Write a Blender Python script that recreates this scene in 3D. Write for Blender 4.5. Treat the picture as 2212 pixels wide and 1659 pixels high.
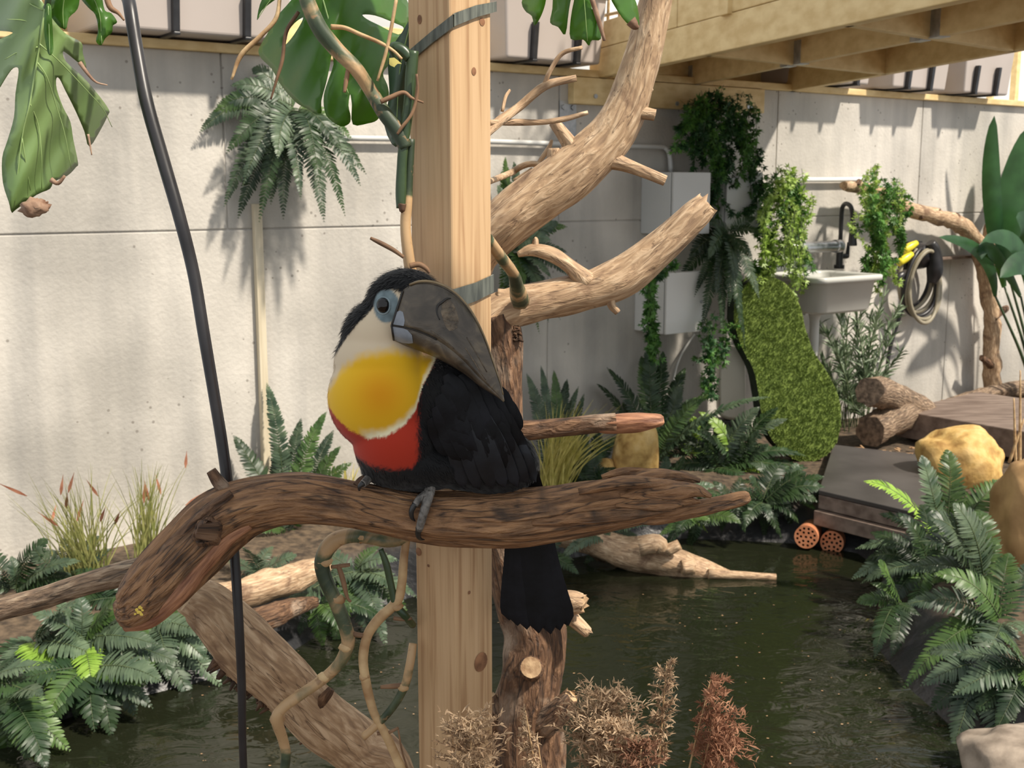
import bpy, bmesh, math, random
import numpy as np
from mathutils import Vector, Matrix, noise
from mathutils.geometry import delaunay_2d_cdt
from mathutils.bvhtree import BVHTree

for o in list(bpy.data.objects): bpy.data.objects.remove(o)
SC = bpy.context.scene
COL = SC.collection
R = math.radians

# ---------------------------------------------------------------- camera, light, exposure
F, CX, CY = 2500.0, 1106.0, 829.5          # focal length and centre in photo pixels (2212 x 1659)
CAMZ = 1.41
PITCH = math.atan((CY - 400) / F)
cam = bpy.data.cameras.new('camera'); camo = bpy.data.objects.new('camera', cam); COL.objects.link(camo)
cam.sensor_width = 36; cam.lens = 36 * F / 2212; cam.clip_start = .02
camo.location = (0, 0, CAMZ); camo.rotation_euler = (math.pi / 2 - PITCH, 0, 0)
cam.dof.use_dof = True; cam.dof.focus_distance = 1.36; cam.dof.aperture_fstop = 18
SC.camera = camo
SUN_DIR = Vector((-0.92, 0.55, -1.3))
sun = bpy.data.lights.new('sun_offscreen', 'SUN'); suno = bpy.data.objects.new('sun_offscreen', sun); COL.objects.link(suno)
sun.energy = 5.4; sun.angle = R(3.2); sun.color = (1, .91, .78)
suno.rotation_euler = SUN_DIR.to_track_quat('-Z', 'Y').to_euler(); suno.location = (4, -3, 6)
W = bpy.data.worlds.new('world'); SC.world = W; W.use_nodes = True
W.node_tree.nodes['Background'].inputs[0].default_value = (.93, .97, 1, 1)
W.node_tree.nodes['Background'].inputs[1].default_value = .74
SC.view_settings.view_transform = 'Standard'; SC.view_settings.look = 'None'
SC.view_settings.exposure = 0.15; SC.view_settings.gamma = 1

# ---------------------------------------------------------------- pixel -> world
cp, sp = math.cos(PITCH), math.sin(PITCH)
CAM = np.array([0, 0, CAMZ])
def ray(px, py):
    u = (CY - py) / F
    return np.array([(px - CX) / F, cp + sp * u, -sp + cp * u])
def at(px, py, Y):
    d = ray(px, py); return CAM + d * (Y / d[1])
def onz(px, py, z):
    d = ray(px, py); return CAM + d * ((z - CAMZ) / d[2])
_v = ray(4720, 400); WD = np.array([_v[0], _v[1], 0]); WD /= np.linalg.norm(WD)    # wall direction
WN = np.array([WD[1], -WD[0], 0])                                                   # wall normal, to the camera
W0 = onz(1106, 1031, 0)
def onwall(px, py, off=0.0):
    d = ray(px, py); return CAM + d * (np.dot(W0 + WN * off - CAM, WN) / np.dot(d, WN))
def wp(s, off, z): return W0 + WD * s + WN * off + np.array([0, 0, z - W0[2]])
def ws(px, py=700, off=0.0): return float(np.dot(onwall(px, py, off) - W0, WD))
WALLH = float(onwall(1106, 157)[2])

# ---------------------------------------------------------------- materials
MATS = {}
def mat(name, c1, c2=None, scale=5, rough=.6, bump=0., stretch=(1, 1, 1), coord='Object', metal=0., detail=5., c3=None, trans=0., var=0., spec=.5, pos=(.35, .65), bscale=None, tcol=None, dist=0., coat=0., blotch=None, crack=None):
    m = bpy.data.materials.new(name); m.use_nodes = True; MATS[name] = m
    nt = m.node_tree; N = nt.nodes; L = nt.links
    b = N['Principled BSDF']; out = N['Material Output']
    b.inputs['Roughness'].default_value = rough; b.inputs['Metallic'].default_value = metal
    b.inputs['Specular IOR Level'].default_value = spec; b.inputs['Coat Weight'].default_value = coat
    c2 = c2 or c1
    if coord == 'tc':
        a = N.new('ShaderNodeAttribute'); a.attribute_name = 'tc'; src = a.outputs['Vector']
    else:
        a = N.new('ShaderNodeTexCoord'); src = a.outputs[coord]
    mp = N.new('ShaderNodeMapping'); mp.inputs['Scale'].default_value = stretch; L.new(src, mp.inputs[0])
    nz = N.new('ShaderNodeTexNoise'); nz.inputs['Scale'].default_value = scale; nz.inputs['Detail'].default_value = detail
    nz.inputs['Distortion'].default_value = dist
    L.new(mp.outputs[0], nz.inputs['Vector'])
    cr = N.new('ShaderNodeValToRGB'); L.new(nz.outputs['Fac'], cr.inputs[0])
    e = cr.color_ramp.elements
    e[0].position, e[1].position = pos; e[0].color = (*c1, 1); e[1].color = (*c2, 1)
    if c3:
        q = e.new(sum(pos) / 2); q.color = (*c3, 1)
    colout = cr.outputs[0]
    if blotch:                  # larger stains of another colour: (scale, colour, low, high)
        bn = N.new('ShaderNodeTexNoise'); bn.inputs['Scale'].default_value = blotch[0]; bn.inputs['Detail'].default_value = 6; bn.inputs['Distortion'].default_value = .6
        L.new(src, bn.inputs['Vector'])
        br = N.new('ShaderNodeMapRange'); br.inputs[1].default_value = blotch[2]; br.inputs[2].default_value = blotch[3]; L.new(bn.outputs['Fac'], br.inputs[0])
        bx = N.new('ShaderNodeMixRGB'); L.new(br.outputs[0], bx.inputs[0]); L.new(colout, bx.inputs[1]); bx.inputs[2].default_value = (*blotch[1], 1); colout = bx.outputs[0]
    if crack:                   # thin dark lines along the grain: (stretch around, stretch along, half width, colour)
        cm = N.new('ShaderNodeMapping'); cm.inputs['Scale'].default_value = (crack[0], crack[0], crack[1]); L.new(src, cm.inputs[0])
        cn = N.new('ShaderNodeTexNoise'); cn.inputs['Scale'].default_value = 1; cn.inputs['Detail'].default_value = 3; L.new(cm.outputs[0], cn.inputs['Vector'])
        s1 = N.new('ShaderNodeMath'); s1.operation = 'SUBTRACT'; s1.inputs[1].default_value = .5; L.new(cn.outputs['Fac'], s1.inputs[0])
        s2 = N.new('ShaderNodeMath'); s2.operation = 'ABSOLUTE'; L.new(s1.outputs[0], s2.inputs[0])
        s3 = N.new('ShaderNodeMapRange'); s3.inputs[1].default_value = 0; s3.inputs[2].default_value = crack[2]; s3.inputs[3].default_value = .85; s3.inputs[4].default_value = 0; L.new(s2.outputs[0], s3.inputs[0])
        cx_ = N.new('ShaderNodeMixRGB'); L.new(s3.outputs[0], cx_.inputs[0]); L.new(colout, cx_.inputs[1]); cx_.inputs[2].default_value = (*crack[3], 1); colout = cx_.outputs[0]
    if var:
        oi = N.new('ShaderNodeObjectInfo'); hs = N.new('ShaderNodeHueSaturation')
        mr = N.new('ShaderNodeMapRange'); mr.inputs[3].default_value = 1 - var; mr.inputs[4].default_value = 1 + var
        L.new(oi.outputs['Random'], mr.inputs[0]); L.new(mr.outputs[0], hs.inputs['Value']); L.new(colout, hs.inputs['Color'])
        colout = hs.outputs[0]
    L.new(colout, b.inputs['Base Color'])
    if bump:
        bp = N.new('ShaderNodeBump'); bp.inputs['Strength'].default_value = bump; bp.inputs['Distance'].default_value = .01
        if bscale:
            n2 = N.new('ShaderNodeTexNoise'); n2.inputs['Scale'].default_value = bscale; n2.inputs['Detail'].default_value = 4
            L.new(mp.outputs[0], n2.inputs['Vector']); L.new(n2.outputs['Fac'], bp.inputs['Height'])
        else: L.new(nz.outputs['Fac'], bp.inputs['Height'])
        L.new(bp.outputs[0], b.inputs['Normal'])
    if trans:
        t = N.new('ShaderNodeBsdfTranslucent'); mx = N.new('ShaderNodeMixShader'); mx.inputs[0].default_value = trans
        if tcol: t.inputs[0].default_value = (*tcol, 1)
        else: L.new(colout, t.inputs[0])
        L.new(b.outputs[0], mx.inputs[1]); L.new(t.outputs[0], mx.inputs[2]); L.new(mx.outputs[0], out.inputs[0])
    return m

# concrete with fine dark pits and soft stains
def concrete():
    m = mat('concrete', (.40, .375, .335), (.64, .60, .54), 1.6, .85, .25, detail=9, bscale=60)
    nt = m.node_tree; N = nt.nodes; L = nt.links; b = N['Principled BSDF']
    tc = N.new('ShaderNodeTexCoord')
    src = b.inputs['Base Color'].links[0].from_socket
    v = N.new('ShaderNodeTexVoronoi'); v.inputs['Scale'].default_value = 22; v.inputs['Randomness'].default_value = 1
    L.new(tc.outputs['Object'], v.inputs['Vector'])
    lt = N.new('ShaderNodeMath'); lt.operation = 'LESS_THAN'; lt.inputs[1].default_value = .13; L.new(v.outputs['Distance'], lt.inputs[0])
    nz = N.new('ShaderNodeTexNoise'); nz.inputs['Scale'].default_value = 3; L.new(tc.outputs['Object'], nz.inputs['Vector'])
    gt = N.new('ShaderNodeMath'); gt.operation = 'GREATER_THAN'; gt.inputs[1].default_value = .52; L.new(nz.outputs['Fac'], gt.inputs[0])
    mu = N.new('ShaderNodeMath'); mu.operation = 'MULTIPLY'; L.new(lt.outputs[0], mu.inputs[0]); L.new(gt.outputs[0], mu.inputs[1])
    m2 = N.new('ShaderNodeMath'); m2.operation = 'MULTIPLY'; m2.inputs[1].default_value = .55; L.new(mu.outputs[0], m2.inputs[0])
    mp = N.new('ShaderNodeMapping'); mp.inputs['Scale'].default_value = (7, 7, .7); L.new(tc.outputs['Object'], mp.inputs[0])
    st = N.new('ShaderNodeTexNoise'); st.inputs['Scale'].default_value = 1; st.inputs['Detail'].default_value = 6; L.new(mp.outputs[0], st.inputs['Vector'])
    sr = N.new('ShaderNodeValToRGB'); L.new(st.outputs['Fac'], sr.inputs[0])
    sr.color_ramp.elements[0].position = .3; sr.color_ramp.elements[0].color = (.72, .73, .75, 1)
    sr.color_ramp.elements[1].position = .55; sr.color_ramp.elements[1].color = (1, 1, 1, 1)
    x1 = N.new('ShaderNodeMixRGB'); x1.blend_type = 'MULTIPLY'; x1.inputs[0].default_value = .8; L.new(src, x1.inputs[1]); L.new(sr.outputs[0], x1.inputs[2])
    x2 = N.new('ShaderNodeMixRGB'); L.new(m2.outputs[0], x2.inputs[0]); L.new(x1.outputs[0], x2.inputs[1]); x2.inputs[2].default_value = (.12, .1, .08, 1)
    L.new(x2.outputs[0], b.inputs['Base Color'])
concrete()
mat('pine', (.37, .21, .10), (.58, .385, .215), 4, .55, .08, stretch=(30, 30, .9), detail=7, dist=.8, c3=(.53, .345, .185), pos=(.3, .7))
mat('pine_knot', (.16, .07, .03), (.36, .17, .08), 60, .6)
mat('deck_side', (.62, .44, .2), (.76, .58, .3), 3, .6, .1, stretch=(4, 4, 8), detail=7)
mat('galvanised', (.34, .35, .36), (.5, .51, .52), 30, .45, metal=.7)
mat('planter', (.42, .365, .33), (.47, .41, .375), 2, .45)
mat('black_metal', (.012, .012, .014), (.025, .025, .028), 20, .4)
mat('black_rubber', (.012, .011, .013), (.028, .026, .028), 14, .38, .05)
mat('perch_wood', (.065, .03, .015), (.40, .215, .10), 7, .62, 1., stretch=(24, 24, 3.5), coord='tc', detail=11, c3=(.26, .13, .058), pos=(.26, .72), dist=.5, blotch=(16, (.06, .034, .02), .54, .72), crack=(55, 5, .022, (.02, .01, .006)))
mat('drift_wood', (.24, .15, .09), (.68, .50, .33), 7, .7, .5, stretch=(18, 18, 4), coord='tc', detail=11, c3=(.44, .29, .17), pos=(.26, .7), dist=.6, blotch=(14, (.15, .08, .045), .54, .74), crack=(50, 5, .011, (.12, .07, .04)))
mat('dark_wood', (.035, .018, .01), (.27, .15, .08), 7, .75, 1., stretch=(18, 18, 5), coord='tc', detail=11, c3=(.12, .06, .03), pos=(.25, .72), dist=.6, blotch=(12, (.33, .24, .17), .56, .72), crack=(45, 5, .025, (.015, .008, .005)))
mat('grey_wood', (.09, .06, .042), (.42, .31, .21), 7, .75, 1., stretch=(20, 20, 4), coord='tc', detail=11, c3=(.22, .145, .09), pos=(.28, .7), blotch=(14, (.07, .045, .03), .55, .75), crack=(50, 5, .022, (.03, .02, .013)))
mat('red_wood', (.16, .06, .03), (.46, .22, .115), 5, .6, .5, stretch=(30, 30, 4), coord='tc', detail=8)
mat('end_grain', (.24, .14, .07), (.50, .35, .2), 60, .8, .4)
mat('end_grain_dark', (.10, .07, .05), (.28, .2, .14), 40, .85, .4)
mat('bark_flake', (.03, .017, .01), (.12, .06, .03), 40, .9, .6)
mat('vine', (.03, .048, .024), (.48, .31, .16), 1.6, .5, .3, stretch=(4, 4, 5), coord='tc', detail=6, c3=(.08, .10, .05), pos=(.40, .54), dist=1.5, blotch=(60, (.3, .18, .09), .6, .7))
mat('vine_tan', (.34, .19, .085), (.66, .47, .25), 2, .6, .3, stretch=(8, 8, 14), coord='tc', detail=5)
mat('vine_green', (.02, .045, .018), (.06, .095, .04), 3, .35, .1, coord='tc', stretch=(6, 6, 6))
mat('root_brown', (.1, .05, .025), (.3, .17, .09), 20, .7)
mat('monstera', (.05, .13, .022), (.09, .20, .04), 9, .32, .15, trans=.45, tcol=(.32, .58, .04), spec=.5)
mat('monstera_pale', (.15, .25, .075), (.22, .33, .12), 9, .32, .12, trans=.2, tcol=(.25, .45, .06), spec=.7)
mat('monstera_grey', (.06, .1, .065), (.09, .14, .09), 9, .35, .1, trans=.15, tcol=(.2, .35, .05))
mat('leaf_vein', (.2, .32, .1), (.3, .42, .16), 9, .4)
mat('dry_leaf', (.16, .08, .045), (.42, .28, .19), 30, .7, .4)
FW = dict(scale=14, rough=.42, trans=.16, var=.3, spec=.4)
mat('fern_dark', (.011, .03, .010), (.035, .066, .022), **FW)
mat('fern_mid', (.03, .068, .018), (.09, .155, .038), tcol=(.13, .25, .03), **FW)
mat('fern_blue', (.032, .060, .034), (.11, .155, .088), **FW)
mat('fern_lime', (.16, .30, .03), (.30, .46, .07), tcol=(.4, .55, .05), **FW)
mat('fern_stem', (.03, .05, .02), (.1, .13, .05), 20, .5)
mat('trail_green', (.035, .11, .022), (.12, .27, .05), 25, .5, trans=.2, var=.2, spec=.3)
mat('trail_dark', (.012, .045, .016), (.045, .12, .035), 25, .55, trans=.15, var=.2, spec=.3)
mat('trail_lime', (.2, .34, .04), (.42, .56, .14), 25, .4, trans=.25, var=.2)
mat('willow', (.06, .11, .045), (.26, .33, .2), 25, .4, trans=.2, var=.2)
mat('grass_yellow', (.42, .37, .07), (.72, .62, .2), 25, .5, trans=.25, var=.1)
mat('grass_green', (.22, .25, .07), (.42, .40, .15), 25, .5, trans=.2, var=.1)
mat('grass_tip', (.3, .10, .05), (.5, .22, .13), 25, .6)
mat('strelitzia', (.012, .045, .016), (.028, .09, .03), 9, .42, .1, trans=.2, tcol=(.1, .25, .03), spec=.4)
mat('turf', (.10, .15, .02), (.2, .27, .05), 30, .8)
mat('turf_blade', (.11, .17, .022), (.24, .32, .07), 30, .7, trans=.15)
mat('turf_back', (.015, .02, .01), (.03, .04, .02), 30, .9)
mat('cabinet', (.50, .505, .49), (.55, .555, .54), 3, .4)
mat('cabinet_white_lit', (.68, .67, .64), (.72, .71, .68), 3, .4)  # whiter copy of the cabinet colour, with the light on the low cabinet in it
mat('gap_dark', (.05, .05, .05), (.07, .07, .07), 3, .8)
mat('cream', (.66, .61, .51), (.72, .67, .57), 3, .35)
mat('sink_grey', (.50, .50, .46), (.56, .56, .52), 3, .3)
mat('steel', (.5, .51, .53), (.62, .63, .65), 20, .28, metal=.9)
mat('conduit', (.55, .55, .53), (.62, .62, .60), 5, .4)
mat('pvc_white', (.78, .78, .75), (.84, .84, .82), 5, .3)
mat('hose_tan', (.23, .2, .14), (.34, .3, .22), 10, .5)
mat('yellow_plastic', (.75, .62, .02), (.8, .68, .05), 5, .35)
mat('orange_plastic', (.7, .3, .03), (.75, .36, .05), 5, .4)
mat('terracotta', (.48, .17, .07), (.58, .23, .11), 18, .65, .1)
mat('rock_yellow', (.30, .16, .04), (.72, .51, .22), 16, .8, .9, detail=12, c3=(.58, .37, .12), pos=(.3, .7), blotch=(9, (.40, .24, .08), .52, .7))
mat('rock_pale', (.18, .14, .105), (.40, .325, .255), 12, .85, .7, detail=11)
mat('rock_tan', (.24, .13, .05), (.50, .31, .14), 7, .85, .6, detail=10)
mat('plank_brown', (.13, .09, .07), (.24, .18, .145), 2, .6, .15, stretch=(3, 12, 12), detail=7)
mat('sheet_dark', (.045, .04, .038), (.085, .077, .073), 3, .45, .12, detail=7)
mat('batten', (.55, .47, .33), (.68, .60, .45), 3, .6, .1, stretch=(20, 20, 1))
mat('wood_chip', (.28, .15, .07), (.55, .36, .2), 20, .8)
mat('strap_grey', (.055, .06, .05), (.16, .17, .14), 4, .35, .1, stretch=(40, 40, 4), coat=.2)
mat('rope', (.45, .33, .18), (.62, .48, .3), 60, .9, .5)
mat('upper_wall', (.8, .8, .78), (.85, .85, .84), 2, .6)
mat('blue_sheet', (.2, .42, .75), (.4, .6, .85), 3, .5)
mat('plume', (.30, .19, .11), (.58, .43, .28), 40, .8, trans=.3, var=.15)
mat('plume_red', (.20, .085, .045), (.42, .22, .13), 40, .8, trans=.3, var=.15)
mat('lichen', (.6, .42, .05), (.75, .55, .1), 30, .8)
mat('bill', (.028, .021, .014), (.20, .15, .09), 26, .34, .25, stretch=(1, 1, 1), detail=10, c3=(.085, .065, .045), pos=(.3, .78), dist=1.6, coat=.15, blotch=(30, (.035, .026, .018), .5, .75))
mat('bill_ridge', (.16, .11, .055), (.30, .22, .12), 60, .35)
mat('bill_flake', (.05, .037, .026), (.19, .14, .09), 110, .5, .6, detail=8)
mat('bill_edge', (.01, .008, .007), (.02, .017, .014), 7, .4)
mat('bill_pale', (.17, .19, .22), (.27, .29, .33), 60, .4, detail=8)
mat('eye', (.003, .002, .002), (.008, .004, .003), 5, .06)
mat('eyelid', (.16, .21, .23), (.25, .31, .33), 80, .5, .2)
mat('toe', (.07, .065, .06), (.22, .2, .18), 120, .6, .5)
mat('claw', (.012, .012, .013), (.03, .03, .03), 20, .3)
mat('feather_black', (.003, .003, .004), (.007, .007, .010), 30, .55, .2, spec=.2, var=.3)
mat('feather_blue', (.006, .007, .010), (.014, .017, .024), 30, .48, .2, spec=.35, var=.25)
def plumage_mat():
    m = bpy.data.materials.new('plumage'); m.use_nodes = True; MATS['plumage'] = m
    N = m.node_tree.nodes; L = m.node_tree.links; a = N.new('ShaderNodeAttribute'); a.attribute_name = 'col'
    b = N['Principled BSDF']; b.inputs['Roughness'].default_value = .75; b.inputs['Specular IOR Level'].default_value = .25
    b.inputs['Sheen Weight'].default_value = .15
    L.new(a.outputs['Color'], b.inputs['Base Color'])
plumage_mat()
def water_mat():
    m = bpy.data.materials.new('water'); m.use_nodes = True; MATS['water'] = m
    N = m.node_tree.nodes; L = m.node_tree.links; b = N['Principled BSDF']
    b.inputs['Base Color'].default_value = (.012, .014, .007, 1); b.inputs['Roughness'].default_value = .03; b.inputs['IOR'].default_value = 1.34
    t = N.new('ShaderNodeTexCoord'); mp = N.new('ShaderNodeMapping'); mp.inputs['Scale'].default_value = (1, 1.6, 1); L.new(t.outputs['Object'], mp.inputs[0])
    n = N.new('ShaderNodeTexNoise'); n.inputs['Scale'].default_value = 7; n.inputs['Detail'].default_value = 3; n.inputs['Distortion'].default_value = .8
    L.new(mp.outputs[0], n.inputs['Vector'])
    bp = N.new('ShaderNodeBump'); bp.inputs['Strength'].default_value = .22; bp.inputs['Distance'].default_value = .03
    L.new(n.outputs['Fac'], bp.inputs['Height']); L.new(bp.outputs[0], b.inputs['Normal'])
water_mat()
def soil_mat():
    m = mat('soil', (.035, .024, .015), (.13, .09, .055), 30, .9, .6, detail=8)
    N = m.node_tree.nodes; L = m.node_tree.links; b = N['Principled BSDF']
    src = b.inputs['Base Color'].links[0].from_socket
    a = N.new('ShaderNodeAttribute'); a.attribute_name = 'liner'
    x = N.new('ShaderNodeMixRGB'); L.new(a.outputs['Fac'], x.inputs[0]); L.new(src, x.inputs[1]); x.inputs[2].default_value = (.022, .022, .024, 1)
    L.new(x.outputs[0], b.inputs['Base Color'])
    r = N.new('ShaderNodeMapRange'); r.inputs[3].default_value = .92; r.inputs[4].default_value = .38
    L.new(a.outputs['Fac'], r.inputs[0]); L.new(r.outputs[0], b.inputs['Roughness'])
soil_mat()

# ---------------------------------------------------------------- builders
ORG = {}
class MB:
    def __init__(s): s.V = []; s.F = []; s.I = []; s.T = []; s.C = []; s.n = 0
    def add(s, V, Fc, mi=0, T=None, C=None):
        V = np.asarray(V, float); s.V.append(V); k = s.n
        for f in Fc: s.F.append([i + k for i in f])
        s.I += (list(mi) if hasattr(mi, '__len__') else [mi] * len(Fc))
        s.T.append(V if T is None else np.asarray(T, float)); s.C.append(np.zeros((len(V), 3)) if C is None else np.asarray(C, float))
        s.n += len(V); return s
    def build(s, name, mats, parent=None, smooth=True, origin=None, tc=True, col=False, kind=None):
        V = np.vstack(s.V)
        if parent is not None: org = ORG[parent.name]
        elif origin is not None: org = np.asarray(origin, float)
        else:
            lo, hi = V.min(0), V.max(0); org = np.array([(lo[0] + hi[0]) / 2, (lo[1] + hi[1]) / 2, lo[2]])
        me = bpy.data.meshes.new(name); me.from_pydata((V - org).tolist(), [], s.F)
        mats = [mats] if isinstance(mats, str) else mats
        for m in mats: me.materials.append(MATS[m])
        me.polygons.foreach_set('material_index', s.I)
        me.polygons.foreach_set('use_smooth', [smooth and len(f) <= 5 for f in s.F])
        if tc:
            a = me.attributes.new('tc', 'FLOAT_VECTOR', 'POINT'); a.data.foreach_set('vector', np.vstack(s.T).ravel())
        if col:
            a = me.attributes.new('col', 'FLOAT_COLOR', 'POINT'); C = np.vstack(s.C)
            a.data.foreach_set('color', np.hstack([C, np.ones((len(C), 1))]).ravel())
        me.update()
        o = bpy.data.objects.new(name, me); COL.objects.link(o); ORG[o.name] = org
        if parent is not None: o.parent = parent
        else: o.location = org
        if kind: o['kind'] = kind
        return o
def tag(o, label, cat, group=None, kind=None):
    o['label'] = label; o['category'] = cat
    if group: o['group'] = group
    if kind: o['kind'] = kind
    return o
def thing(name, label, cat, loc, group=None, kind=None):
    o = bpy.data.objects.new(name, None); COL.objects.link(o); o.empty_display_size = .05
    o.location = loc; ORG[o.name] = np.asarray(loc, float)
    return tag(o, label, cat, group, kind)
def nrm(v):
    v = np.asarray(v, float); return v / (np.linalg.norm(v, axis=-1, keepdims=True) + 1e-12)
def cr(P, sub):
    P = np.asarray(P, float)
    if len(P) == 2: return P[0] + (P[1] - P[0]) * np.linspace(0, 1, sub + 1)[:, None]
    Q = np.vstack([2 * P[0] - P[1], P, 2 * P[-1] - P[-2]]); out = []
    t = np.linspace(0, 1, sub, endpoint=False)[:, None]
    for i in range(1, len(P)):
        a, b, c, d = Q[i - 1], Q[i], Q[i + 1], Q[i + 2]
        out.append(.5 * (2 * b + (c - a) * t + (2 * a - 5 * b + 4 * c - d) * t ** 2 + (3 * b - a - 3 * c + d) * t ** 3))
    return np.vstack(out + [P[-1:]])
def pp(L):                      # [(px, py, Y, radius px)] -> rows x y z r
    return np.array([[*at(a, b, Y), r * Y / F] for a, b, Y, r in L])
def tube(B, P4, sub=5, n=10, bark=0., bf=(2.2, 9.), seed=0, mi=0, cap=None, caps=(1, 1), rough_end=0.):
    P = cr(P4, sub); C = P[:, :3]; rad = np.maximum(P[:, 3], .0004); m = len(C)
    T = nrm(np.gradient(C, axis=0)); s = np.concatenate([[0], np.cumsum(np.linalg.norm(np.diff(C, axis=0), axis=1))])
    up = np.array([0, 0, 1.]) if abs(T[0][2]) < .9 else np.array([0, -1., 0]); A = []
    a = nrm(up - T[0] * np.dot(up, T[0]))
    for i in range(m):
        a = nrm(a - T[i] * np.dot(a, T[i])); A.append(a)
    A = np.array(A); Bn = np.cross(T, A); th = np.linspace(0, 2 * math.pi, n, endpoint=False)
    V = []; TC = []
    for i in range(m):
        for k in range(n):
            c_, s_ = math.cos(th[k]), math.sin(th[k]); r = rad[i]
            if bark:
                r *= 1 + bark * (noise.noise((c_ * bf[0] + seed * 7.1, s_ * bf[0], s[i] * bf[1])) + .6 * noise.noise((c_ * bf[0] * 2.7 + seed, s_ * bf[0] * 2.7, s[i] * bf[1] * 2.3 + 9)))
            p = C[i] + (A[i] * c_ + Bn[i] * s_) * r
            if rough_end and i == m - 1: p = p + T[i] * rad[max(0, m - 3)] * rough_end * noise.noise((c_ * 3, s_ * 3, seed))
            V.append(p); TC.append((c_ * rad[i], s_ * rad[i], s[i] + seed * .37))
    Fc = [[i * n + k, i * n + (k + 1) % n, (i + 1) * n + (k + 1) % n, (i + 1) * n + k] for i in range(m - 1) for k in range(n)]
    MI = [mi] * len(Fc); cm = mi if cap is None else cap
    if caps[0]: Fc.append(list(range(n))[::-1]); MI.append(cm)
    if caps[1]: Fc.append([(m - 1) * n + k for k in range(n)]); MI.append(cm)
    B.add(V, Fc, MI, TC); return B
def tubeobj(name, P4, mats, parent=None, **k):
    kw = {q: k.pop(q) for q in ('origin', 'kind') if q in k}
    return tube(MB(), P4, **k).build(name, mats, parent, **kw)
BOXF = [[0, 3, 2, 1], [4, 5, 6, 7], [0, 1, 5, 4], [1, 2, 6, 5], [2, 3, 7, 6], [3, 0, 4, 7]]
def box8(B, c, mi=0): return B.add(c, BOXF, mi)
def prism(B, base4, h, mi=0):   # base corners (ccw seen from above), extruded up by vector or height
    h = np.array([0, 0, h]) if np.isscalar(h) else np.asarray(h)
    base4 = np.asarray(base4, float); return box8(B, np.vstack([base4, base4 + h]), mi)
def wbox(B, s0, s1, o0, o1, z0, z1, mi=0, taper=0.):   # box in the wall's own frame
    t = taper
    lo = [wp(s0 + t, o0, z0), wp(s0 + t, o1 - t, z0), wp(s1 - t, o1 - t, z0), wp(s1 - t, o0, z0)]
    hi = [wp(s0, o0, z1), wp(s0, o1, z1), wp(s1, o1, z1), wp(s1, o0, z1)]
    return box8(B, np.array(lo + hi), mi)
def beam(B, p0, p1, w, h, mi=0):
    p0 = np.asarray(p0, float); p1 = np.asarray(p1, float); d = p1 - p0; s = nrm(np.cross(d, [0, 0, 1])) * w / 2
    return prism(B, [p0 - s, p0 + s, p1 + s, p1 - s], h, mi)
def bevel(o, w, seg=2):
    m = o.modifiers.new('bevel', 'BEVEL'); m.width = w; m.segments = seg; m.limit_method = 'ANGLE'; m.angle_limit = R(40)
    for p in o.data.polygons: p.use_smooth = False
    return o
def blade(B, p0, p1, p2, w, nrmv, mi=0, seg=4, prof=(.6, 1, .9, .55, 0)):   # ribbon along a bezier
    t = np.linspace(0, 1, seg + 1)[:, None]; p0, p1, p2 = map(np.asarray, (p0, p1, p2))
    C = (1 - t) ** 2 * p0 + 2 * t * (1 - t) * p1 + t * t * p2
    T = nrm(np.gradient(C, axis=0)); S = nrm(np.cross(T, nrmv)); pr = np.interp(t[:, 0], np.linspace(0, 1, len(prof)), prof)[:, None]
    V = np.empty((2 * (seg + 1), 3)); V[0::2] = C - S * w * pr / 2; V[1::2] = C + S * w * pr / 2
    B.add(V, [[2 * i, 2 * i + 1, 2 * i + 3, 2 * i + 2] for i in range(seg)], mi)
def inpoly(x, y, P):
    P = np.asarray(P, float); c = np.zeros(np.shape(x), bool); j = len(P) - 1
    for i in range(len(P)):
        xi, yi = P[i]; xj, yj = P[j]
        c ^= ((yi > y) != (yj > y)) & (x < (xj - xi) * (y - yi) / (yj - yi + 1e-12) + xi); j = i
    return c
def seg_dist(x, y, P, closed=True):
    P = np.asarray(P, float); D = np.full(np.shape(x), 1e9); n = len(P)
    for i in range(n if closed else n - 1):
        a, b = P[i], P[(i + 1) % n]; d = b - a
        t = np.clip(((x - a[0]) * d[0] + (y - a[1]) * d[1]) / (d @ d + 1e-12), 0, 1)
        D = np.minimum(D, np.hypot(x - a[0] - t * d[0], y - a[1] - t * d[1]))
    return D

# ================================================================ THE SETTING
# ---- pond outline, terrain, water
WZ = -.2
pond = [onz(*p, WZ)[:2] for p in [(-260, 1640), (60, 1585), (240, 1525), (430, 1478), (620, 1420), (760, 1330), (1000, 1262), (1250, 1205), (1480, 1165), (1720, 1176), (1850, 1196), (1900, 1240), (1885, 1330), (1890, 1400), (1960, 1490), (2060, 1580), (2230, 1700)]]
pond = [(float(a), float(b)) for a, b in pond] + [(1.25, 2.62), (.3, 2.5), (-.8, 2.55), (-1.75, 2.7)]
gx = np.arange(-3.2, 5.6, .05); gy = np.arange(-2.6, 11.4, .05)
X, Y = np.meshgrid(gx, gy); D = seg_dist(X, Y, pond); ins = inpoly(X, Y, pond); sd = np.where(ins, -D, D)
NZ = np.array([[noise.noise((a * 2.2, b * 2.2, 0)) + .5 * noise.noise((a * 7, b * 7, 3)) for a in gx] for b in gy])
Z = np.interp(sd, [-.5, -.06, 0, .05, .22, .5, 3], [-.5, -.27, -.215, -.16, -.03, 0, 0]) + NZ * .018 * np.clip(sd * 4 + .3, 0, 1)
ny, nx = X.shape
V = np.stack([X, Y, Z], -1).reshape(-1, 3)
front = ((V - W0) @ WN > -.12)
idx = np.arange(ny * nx).reshape(ny, nx)
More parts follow.
